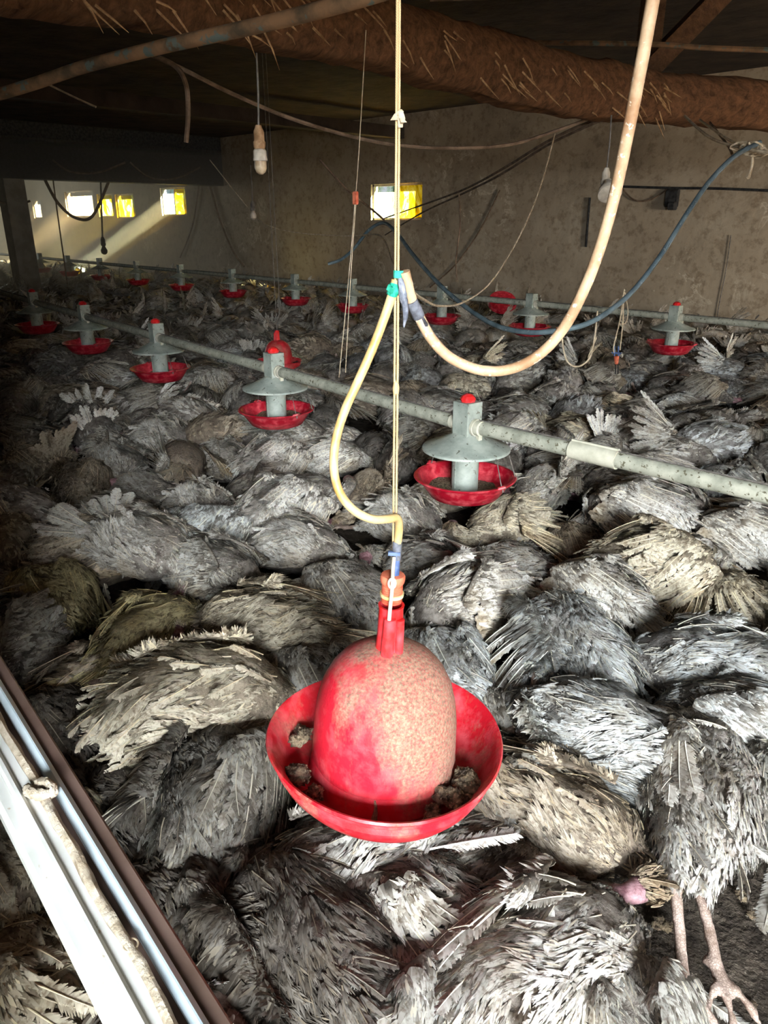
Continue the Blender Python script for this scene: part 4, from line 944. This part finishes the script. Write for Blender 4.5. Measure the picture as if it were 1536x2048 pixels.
        for row, (f0, ls, cnt) in enumerate(((.06, .32, K), (.0, .26, K * 2), (-.06, .20, K * 3))):
            if far and row == 1: continue
            tt = rng.uniform(0, K - 1.01, cnt if not far else cnt // 6); a = tt.astype(int); f = (tt - a)[:, None]
            rt = np.array(roots)[a] * (1 - f) + np.array(roots)[a + 1] * f; dr = np.array(dirs)[a] * (1 - f) + np.array(dirs)[a + 1] * f; nn = np.array(nors)[a]
            b = rt + dr * (f0 * .25) + nn * (.010 + .004 * row) + rng.normal(0, .004, (len(rt), 3))
            tufts(fb, rng, b, nn, dr + rng.normal(0, .12, dr.shape), rng.uniform(.8, 1.2, len(rt)) * ls * .24, np.full(len(rt), .024), np.full(len(rt), .06), strips=5 if not (far or mid) else 3, rows=4 if not (far or mid) else 3)
        # arm ridge covered with tufts
        arm = resample([sh, el, wr], 40 if not far else 6); nt_ = (110 if mid else 420) if not far else 10; a = rng.integers(0, len(arm), nt_); ph = rng.uniform(0, 6.28, nt_)
        dd = np.stack([np.zeros(nt_), np.cos(ph), np.abs(np.sin(ph))], 1); dr = np.array(dirs)[rng.integers(0, K, nt_)]
        tufts(fb, rng, arm[a] + dd * .016, dd + np.array([0, 0, .4]), dr + rng.normal(0, .3, dr.shape), rng.uniform(.025, .05, nt_), rng.uniform(.012, .02, nt_), np.full(nt_, .2))
        V2, F2 = loft(resample([sh, el, wr], 12), np.interp(np.linspace(0, 1, 12), [0, .1, .5, .9, 1], [.006, .018, .017, .013, .003]), 10, 1, seed, .004)
        V2 = np.array([tuple(v) for v in V2]); F4 = np.array([f for f in F2 if len(f) == 4]); T = np.zeros((len(V2), 4)); T[:, 0] = .15; T[:, 3] = 1
        fb.add(V2, F4, T)
        return fb.mesh('wing', M['quill'])
    parts['wing'] = wing_mesh(1, wing, wtone)
    if wing2: parts['wing_b'] = wing_mesh(-1, wing2, wtone + .05)
    if tail:
        fb = FB(); K = 13; sp = {'flat': .45, 'fan': 1.0, 'up': .85, 'closed': .2}[tail]; el = {'flat': -.06, 'fan': .35, 'up': .95, 'closed': -.15}[tail]
        an = np.linspace(-sp, sp, K); roots = [np.array([-.20, .035 * a / max(sp, .01) * .8, zc + .02]) for a in an]
        dirs = [nrm(np.array([-math.cos(a) * math.cos(el), math.sin(a), math.sin(el) + .0])) for a in an]
        nn = nrm(np.array([math.sin(el) * 1.0, 0, math.cos(el)]))
        fan(fb, rng, roots, dirs, [nn] * K, np.full(K, .27 if tail == 'fan' else .20 if tail != 'up' else .22), .054 if tail == 'fan' else .042, .02 if tail in ('up', 'fan') else .12, wtone + .2, .35, 28 if not (far or mid) else 9 if mid else 4)
        m_ = 60 if not far else 10; q = rng.integers(0, K, m_)
        tufts(fb, rng, np.array(roots)[q] + rng.normal(0, .012, (m_, 3)) + np.array([-.01, 0, .01]), np.tile(nn, (m_, 1)), np.array(dirs)[q], rng.uniform(.04, .08, m_), np.full(m_, .022), np.full(m_, .1))
        parts['tail'] = fb.mesh('tail', M['quill'])
    return me, parts

LEG_A = [((-.12, .05, .12), (-.26, .09, .10), (-.38, .12, .035), False), ((-.12, -.05, .10), (-.25, -.06, .06), (-.36, -.09, .03), False)]
LEG_UP = [((-.08, .08, .16), (-.17, .17, .20), (-.26, .24, .12), False), ((-.10, -.03, .14), (-.24, -.02, .16), (-.33, .03, .07), False)]
LEG_LONG = [((-.14, .06, .13), (-.31, .055, .12), (-.475, .03, .035), False), ((-.14, -.03, .11), (-.29, .00, .09), (-.43, -.035, .03), False)]
VAR = {
    'fold': turkey_variant(11, 'side', 'fold', LEG_A, 'flat', 1.0, wtone=.42),
    'fold2': turkey_variant(12, 'fwd', 'fold', None, 'closed', 1.06, wtone=.5, wing2='fold'),
    'round': turkey_variant(13, 'under', 'fold', None, None, 1.16, wtone=.6, coarse=.85, wing2='fold'),
    'belly': turkey_variant(14, 'side', 'drape', LEG_UP, None, 1.14, wtone=.35, coarse=.9),
    'half': turkey_variant(15, 'over', 'half', LEG_A, 'flat', 1.0, wtone=.5),
    'spread': turkey_variant(16, 'under', 'spread', None, 'flat', 1.0, wtone=.62),
    'drape': turkey_variant(17, 'under', 'drape', None, 'closed', 1.0, wtone=.3, wing2='fold'),
    'tailup': turkey_variant(18, 'side', 'fold', None, 'up', .96, wtone=.6, wing2='half'),
    'legs': turkey_variant(19, 'under', 'fold', LEG_LONG, None, .98, wtone=.6),
    'wingup': turkey_variant(20, 'side', 'up', LEG_A, 'flat', 1.0, wtone=.4),
    'fan': turkey_variant(21, 'side', 'fold', None, 'fan', 1.0, wtone=.62),
}
# lighter twins for the birds several metres off
for k_, (a_, kw_) in {'fold': ((11, 'side', 'fold', None, 'flat', 1.0), {}), 'fold2': ((12, 'fwd', 'fold', None, 'closed', 1.06), {}), 'round': ((13, 'under', 'fold', None, None, 1.16), {}),
                      'half': ((15, 'over', 'half', None, 'flat', 1.0), {}), 'spread': ((16, 'under', 'spread', None, 'flat', 1.0), {}), 'drape': ((17, 'under', 'drape', None, 'closed', 1.0), {}),
                      'tailup': ((18, 'side', 'fold', None, 'up', .96), {}), 'wingup': ((20, 'side', 'up', None, 'flat', 1.0), {}), 'belly': ((14, 'side', 'drape', LEG_UP, None, 1.14), {})}.items():
    VAR[k_ + '_mid'] = turkey_variant(*a_, ntuft=800, mid=True, wtone=.5)
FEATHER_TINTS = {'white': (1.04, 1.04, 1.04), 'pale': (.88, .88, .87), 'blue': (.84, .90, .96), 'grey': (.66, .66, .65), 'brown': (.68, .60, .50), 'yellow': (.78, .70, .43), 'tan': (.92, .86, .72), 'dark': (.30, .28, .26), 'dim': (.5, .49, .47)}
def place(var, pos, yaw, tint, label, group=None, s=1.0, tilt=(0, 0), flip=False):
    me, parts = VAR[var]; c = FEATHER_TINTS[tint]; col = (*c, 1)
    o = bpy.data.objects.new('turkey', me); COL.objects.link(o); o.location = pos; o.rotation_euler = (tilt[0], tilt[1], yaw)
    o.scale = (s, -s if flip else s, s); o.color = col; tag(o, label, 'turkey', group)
    for k, pm in parts.items():
        q = bpy.data.objects.new({'wing_b': 'wing'}.get(k, k), pm); q.parent = o; q.color = col; COL.objects.link(q)
    return o
taken = []
def bird(cx, cy, hx, hy, var, tint, label, s=1.0, z=0.0, top=.20, flip=False, tilt=(0, 0)):
    c = at_z(cx, cy, top + z); h = at_z(hx, hy, top + z); yaw = math.atan2(h.y - c.y, h.x - c.x)
    place(var, (c.x, c.y, z), yaw, tint, label, s=s, flip=flip, tilt=tilt); taken.append((c.x, c.y, z))
# each bird in front is placed where it lies: body centre, a point towards its head
B = bird
B(1080, 1900, 1260, 1770, 'fold', 'white', 'large whitish turkey filling the bottom edge right of centre, breast feathers fluffed', 1.10, .04, flip=False)
B(830, 1790, 700, 1700, 'half', 'pale', 'pale turkey with an arched wing lying directly below the drinker pan', 1.0, .02)
B(600, 1900, 500, 1760, 'belly', 'dark', 'dark wet turkey with bare skin patches at the bottom centre', 1.08, .03)
B(760, 2010, 800, 1880, 'fold2', 'grey', 'grey matted turkey cut by the bottom edge between dark and whitish ones', 1.0, .0)
B(1250, 2030, 1230, 1900, 'round', 'pale', 'cream turkey at the bottom edge beside the bare soil patch', .85, .0)
B(700, 1690, 560, 1720, 'half', 'pale', 'turkey with long pale wing feathers pointing right under the drinker pan', .95, .06, flip=True)
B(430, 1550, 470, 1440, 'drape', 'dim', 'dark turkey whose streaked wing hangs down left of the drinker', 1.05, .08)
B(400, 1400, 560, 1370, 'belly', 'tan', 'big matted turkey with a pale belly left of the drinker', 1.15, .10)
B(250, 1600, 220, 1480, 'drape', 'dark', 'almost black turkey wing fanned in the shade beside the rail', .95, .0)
B(520, 1230, 400, 1210, 'half', 'tan', 'yellowish turkey with wing feathers fanned right above left of the drinker', 1.05, .12, flip=True)
B(300, 1240, 390, 1170, 'fold', 'yellow', 'yellow-stained turkey pointing down left in the left shade', 1.0, .10)
B(430, 1120, 560, 1160, 'fold2', 'grey', 'grey turkey with mauve bare skin lying above the two yellowish ones', .95, .10)
B(285, 1070, 400, 1100, 'fan', 'pale', 'turkey with a broad pale fan of feathers spread to the left', 1.04, .17)
B(100, 1190, 60, 1090, 'round', 'yellow', 'yellow-green stained turkey in deep shade at the left edge', 1.0, .0)
B(400, 1000, 480, 1040, 'fold', 'pale', 'turkey with a streaked folded wing behind the spread fan', .98, .10)
B(565, 1020, 640, 980, 'round', 'white', 'rounded whitish turkey inside the bend of the yellowed hose', 1.12, .08)
B(545, 915, 600, 890, 'round', 'pale', 'rounded pale turkey just in front of the second feeder', 1.02, .08)
B(668, 895, 730, 890, 'fold2', 'pale', 'small rounded turkey with pink head right of the second feeder', .88, .08)
B(735, 965, 700, 1000, 'wingup', 'brown', 'brown turkey with wing feathers sticking up behind the twine', .9, .04)
B(810, 1020, 900, 1050, 'fold', 'pale', 'turkey with fine barred wing left of the nearest feeder pan', .98, .06)
B(850, 1110, 760, 1070, 'half', 'grey', 'grey turkey with dark barred flight feathers right of the hose kink', .98, .08, flip=True)
B(690, 1160, 620, 1110, 'fold', 'pale', 'turkey behind the orange valve with a single white feather on it', 1.0, .06)
B(935, 1200, 860, 1230, 'round', 'pale', 'smooth light grey turkey up right of the orange valve', 1.05, .08)
B(1135, 1290, 1060, 1200, 'belly', 'blue', 'big bluish white turkey with a scaly leg raised, right of the drinker bell', 1.14, .08)
B(1425, 1320, 1310, 1290, 'fold', 'blue', 'bluish white turkey at the right edge above the bent neck', 1.12, .08, flip=True)
B(1190, 1165, 1120, 1130, 'fold2', 'pale', 'turkey with pinkish spiky feathers pointing right', .98, .08)
B(1310, 1125, 1420, 1110, 'round', 'tan', 'rounded tan turkey with its purple head at the right', 1.12, .08)
B(1275, 1020, 1190, 1000, 'round', 'white', 'rounded whitish turkey behind the tan one at right', 1.1, .08)
B(1030, 1110, 960, 1080, 'spread', 'grey', 'grey turkey with dark wing feathers splayed between pale ones', .9, .06)
B(1010, 1030, 930, 1060, 'half', 'tan', 'tan turkey lying in front right of the nearest feeder', 1.0, .06)
B(1080, 960, 1030, 990, 'wingup', 'pale', 'turkey with upright barred feathers beside the nearest feeder pan', .95, .05)
B(890, 1310, 850, 1250, 'fold2', 'blue', 'bluish grey turkey tucked right behind the drinker bell', .98, .04)
B(1180, 1440, 1090, 1400, 'spread', 'blue', 'turkey with a big open wing of dark barred feathers right of the drinker', 1.08, .10)
B(1110, 1600, 1230, 1640, 'half', 'brown', 'brown bedraggled turkey right of the drinker pan, head by the soil', .98, .04)
B(1400, 1530, 1390, 1410, 'legs', 'white', 'whitish turkey with both scaly legs stretched over the bare soil', 1.12, .06)
B(1575, 1560, 1550, 1440, 'drape', 'grey', 'turkey wing cut by the right edge beside the stretched legs', 1.0, .03, flip=True)
B(1500, 1420, 1440, 1400, 'fold', 'blue', 'white turkey low at the right edge under the bluish one', 1.0, .10)
B(40, 1720, 10, 1600, 'round', 'tan', 'pale tan turkey showing left of the rail', 1.0, .05)
B(60, 1960, -80, 1900, 'half', 'tan', 'turkey with long cream wing feathers in the bottom left corner', 1.05, .05)
B(140, 1880, 60, 1800, 'belly', 'grey', 'turkey with a bent leg partly hidden by the white rail', .95, .0)
B(330, 1850, 300, 1720, 'fold2', 'dark', 'very dark turkey in the shade right of the rail', 1.0, .0)
B(300, 1740, 250, 1700, 'legs', 'dark', 'dark turkey with pink head and leg in shade above the rail', .85, .0)
B(120, 1430, 60, 1380, 'fold', 'dark', 'dark turkey in the left shade above the rail top', 1.0, .0)
B(190, 1340, 290, 1300, 'fold2', 'brown', 'dark brown turkey under the yellow-stained one', .9, .0)
B(185, 835, 200, 900, 'tailup', 'pale', 'turkey with pale tail feathers raised in an upright fan at left', 1.1, .06)
B(322, 742, 345, 800, 'tailup', 'pale', 'turkey whose raised tail hides the third feeder pan', .9, .14)
B(330, 870, 430, 890, 'fold', 'pale', 'turkey lying lengthwise left of the second feeder, pink neck right', 1.1, .08)
B(160, 950, 190, 880, 'drape', 'brown', 'brown turkey with a drooping wing at left', 1.0, .05)
B(240, 920, 330, 960, 'half', 'grey', 'grey turkey behind the drooping brown wing', 1.0, .05)
B(300, 965, 380, 985, 'wingup', 'grey', 'turkey with ragged grey feathers in front of the long one', .9, .05)
B(450, 905, 500, 930, 'fold2', 'pale', 'turkey wedged left of the rounded pale one at the second feeder', .9, .04)
B(480, 1180, 560, 1180, 'round', 'grey', 'low grey turkey between the mauve-skinned and tan ones', .8, .0)
B(1480, 1060, 1400, 1040, 'fold2', 'pale', 'pale turkey at the right edge level with the rounded white one', 1.05, .06)
B(1490, 1190, 1440, 1150, 'half', 'tan', 'turkey with curled feathers at the right edge beside the purple head', .98, .02)
B(1160, 1070, 1120, 1030, 'fold', 'brown', 'brownish turkey sunk between the white and tan rounded ones', .9, .0)
B(1050, 1420, 1000, 1360, 'fold2', 'pale', 'turkey partly under the open barred wing', .9, .0)
B(960, 1690, 1040, 1660, 'fold', 'pale', 'turkey with a broad white feather under the right of the drinker pan', .9, .0, flip=True)
B(640, 1350, 600, 1290, 'fold2', 'grey', 'grey turkey partly hidden behind the left of the drinker pan', 1.0, .03)
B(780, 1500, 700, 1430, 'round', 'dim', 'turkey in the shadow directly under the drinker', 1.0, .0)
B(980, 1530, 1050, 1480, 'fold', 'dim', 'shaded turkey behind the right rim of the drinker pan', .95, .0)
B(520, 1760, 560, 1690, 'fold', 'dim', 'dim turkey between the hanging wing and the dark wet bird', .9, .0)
NEAR = len(taken)
# the rest of the flock
R = random.Random(77)
cand = []
bare = [at_z(1370, 1760, 0), at_z(1430, 1950, 0), at_z(1330, 1850, 0), at_z(1480, 1880, 0)]
posts = [P(15.8, 5.8)]
vL1, vL2 = 2.55, 6.75
tries = []
for u in np.arange(-3, 26.6, .05):
    for v in np.arange(.2, 9.95, .05):
        w = P(u, v, .2); x, y, dc = project(w)
        if dc > .5 and -120 < x < 1660 and y < 2350: tries.append((w.length, u, v))
R.shuffle(tries)
pts = [(a, b) for a, b, _ in taken]; cell = {}
def key(x, y): return (int(math.floor(x / .4)), int(math.floor(y / .4)))
for p in pts: cell.setdefault(key(*p), []).append(p)
for _, u, v in tries:      # _ is the distance from the camera
    u += R.uniform(-.02, .02); w = P(u, v, 0)
    if any((w - b).length < .30 for b in bare) or (w - posts[0]).length < .4: continue
    k = key(w.x, w.y); dmin = (.375 if _ < 3.2 else .335) if w.length < 12 else .37
    if all((w.x - a) ** 2 + (w.y - b) ** 2 > dmin ** 2 for i in (-1, 0, 1) for j in (-1, 0, 1) for a, b in cell.get((k[0] + i, k[1] + j), ())):
        cell.setdefault(k, []).append((w.x, w.y)); cand.append((w.length, u, v))
cand.sort(); print('near birds', NEAR, 'flock', len(cand))
vs_ = ['fold', 'fold2', 'round', 'half', 'belly', 'fold', 'round', 'wingup', 'drape', 'tailup', 'spread', 'fold2']
ts_ = ['pale', 'grey', 'pale', 'white', 'tan', 'grey', 'pale', 'brown', 'blue', 'dim']
words = {'white': 'whitish', 'pale': 'pale', 'blue': 'bluish', 'grey': 'grey', 'brown': 'brownish', 'tan': 'tan', 'dim': 'dull'}
POSE = {'fold': 'sideways with folded wing', 'fold2': 'flat with both wings tucked', 'round': 'as a rounded lump', 'half': 'with one wing half open', 'belly': 'belly up', 'wingup': 'with a wing sticking up', 'drape': 'with a drooping wing', 'tailup': 'with tail feathers raised', 'spread': 'with a wing spread wide'}
MARKS = [(925, 960, 'the foremost feeder'), (553, 830, 'the second feeder'), (345, 750, 'the third feeder'), (165, 705, 'the fourth feeder'), (65, 660, 'the fifth feeder'), (557, 690, 'the far red drinker'), (1340, 700, 'the rightmost far feeder'), (1060, 665, 'the blue hose feeder'), (885, 645, 'the feeder by the cut hose'),
         (705, 620, 'the feeder left of the twine'), (1234, 740, 'the dangling valve'), (975, 740, 'the cream hose loop'), (690, 760, 'the white strings'), (1190, 890, 'the pale pipe sleeve'), (1480, 960, 'the pipe at the right edge'), (1480, 680, 'the right edge under the wall'), (680, 920, 'the yellowed hose bend'), (60, 900, 'the left edge'), (1500, 800, 'the right edge'),
         (1290, 1000, 'the whitish and tan rounded turkeys'), (185, 835, 'the upright tail fan'), (100, 1190, 'the yellow-green turkey'), (590, 610, 'the golden sun glint')]
def where(x, y, dist):
    mx, my, nm = min(MARKS, key=lambda m: (m[0] - x) ** 2 + 4 * (m[1] - y) ** 2); dx, dy = x - mx, (y - my) * 2
    far_ = 'well ' if math.hypot(dx, dy) > 120 else ''
    w_ = ('right of ' if dx > 0 else 'left of ') if abs(dx) > abs(dy) else ('in front of ' if dy > 0 else 'behind ')
    return far_ + w_ + nm, nm
NIND = 300 - NEAR; used_labels = set()
for i, (dd, u, v) in enumerate(cand[:NIND]):
    w = P(u, v, R.uniform(0, .10)); x, y, dc = project(w + Vector((0, 0, .2))); tint = R.choice(ts_); var = R.choice(vs_)
    z_, nm = where(x, y, dd)
    for _ in range(60):
        if (tint, var, z_) not in used_labels: break
        tint = R.choice(ts_); var = R.choice(vs_)
    used_labels.add((tint, var, z_))
    if len(f'{words[tint]} turkey {POSE[var]} {z_}'.split()) > 16: z_ = z_.replace('well ', '')
    place(var + ('_mid' if w.length > 3.3 else ''), w, R.uniform(0, 6.28), tint, f'{words[tint]} turkey {POSE[var]} {z_}', f'turkeys around {nm}', R.uniform(.92, 1.15), (R.uniform(-.3, .3), R.uniform(-.2, .2)), R.random() < .5)
# far remainder: one mass
fv = [turkey_variant(40 + k, ['side', 'fwd', 'under', 'over'][k], ['fold', 'half', 'drape', 'up'][k], None, ['flat', 'closed', 'up', 'fan'][k], 1.05, ntuft=80, far=True) for k in range(4)]
def mesh_arrays(me):
    nv = len(me.vertices); V = np.zeros(nv * 3); me.vertices.foreach_get('co', V); V = V.reshape(-1, 3)
    fc = [tuple(p.vertices) for p in me.polygons if len(p.vertices) == 4]
    if 'tone' in me.color_attributes: T = np.zeros(nv * 4); me.color_attributes['tone'].data.foreach_get('color', T); T = T.reshape(-1, 4)
    else: T = np.tile([.3, 0, 0, 1.], (nv, 1))
    return V, np.array(fc), T
fv = [[mesh_arrays(m_) for m_ in [me] + list(pp.values())] for me, pp in fv]
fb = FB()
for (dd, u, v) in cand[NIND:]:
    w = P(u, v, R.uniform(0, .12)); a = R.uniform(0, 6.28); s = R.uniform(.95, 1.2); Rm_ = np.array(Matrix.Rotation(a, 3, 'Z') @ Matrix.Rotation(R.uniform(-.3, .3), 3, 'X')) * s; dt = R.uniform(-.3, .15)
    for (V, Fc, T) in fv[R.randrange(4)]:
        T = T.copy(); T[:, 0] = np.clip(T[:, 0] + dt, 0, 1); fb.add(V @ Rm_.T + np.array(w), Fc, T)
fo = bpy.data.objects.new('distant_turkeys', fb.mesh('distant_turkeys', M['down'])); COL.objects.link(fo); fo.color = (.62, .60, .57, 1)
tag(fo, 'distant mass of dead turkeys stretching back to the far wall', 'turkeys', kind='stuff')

# loose feathers and droppings
def loose_feather(x, y, z, yaw, ln, label, tone=.9, seed=1):
    rng = np.random.default_rng(seed); fb = FB(); quill(fb, rng, np.zeros(3), np.array([1., 0, .12]), np.array([0, 0, 1.]), ln, ln * .24, .12, .08, 46, tone, .5, 9)
    o = bpy.data.objects.new('loose_feather', fb.mesh('loose_feather', M['quill'])); COL.objects.link(o); o.location = at_z(x, y, z); o.rotation_euler = (0, 0, yaw + math.radians(45)); o.color = (1.15, 1.15, 1.15, 1)
    return tag(o, label, 'feather')
loose_feather(1360, 1965, .03, math.radians(-50), .16, 'loose white feather lying on the soil at the bottom right', 1, 3)
loose_feather(760, 1240, .33, math.radians(115), .12, 'loose white feather lying left of the orange valve', 1, 4)
loose_feather(860, 1700, .36, math.radians(8), .20, 'broad white feather below the drinker pan pointing right', 1, 5)
loose_feather(1430, 1640, .24, math.radians(-62), .16, 'cream feather beside the stretched scaly legs', .8, 6)
loose_feather(1000, 640, .45, math.radians(200), .15, 'pale feather lying behind the cream hose loop', .9, 7)
for k, (x, y, s) in enumerate([(1290, 1730, .018), (1310, 1755, .013), (1325, 1850, .026), (1480, 1790, .02), (1500, 1830, .016), (1250, 1720, .015), (1400, 1990, .012), (1500, 2010, .014)]):
    clod(at_z(x, y, .02), s, ['crusted clod at the top of the bare soil patch', 'small clod just below the crusted clod on the soil', 'pale brown clod left of the stretched feet', 'clod on the soil right of the stretched feet', 'small clod below the one right of the feet', 'clod by the brown bird on the soil', 'tiny clod on the soil near the loose white feather', 'small clod in the bottom right corner'][k], 30 + k, .6, 3)
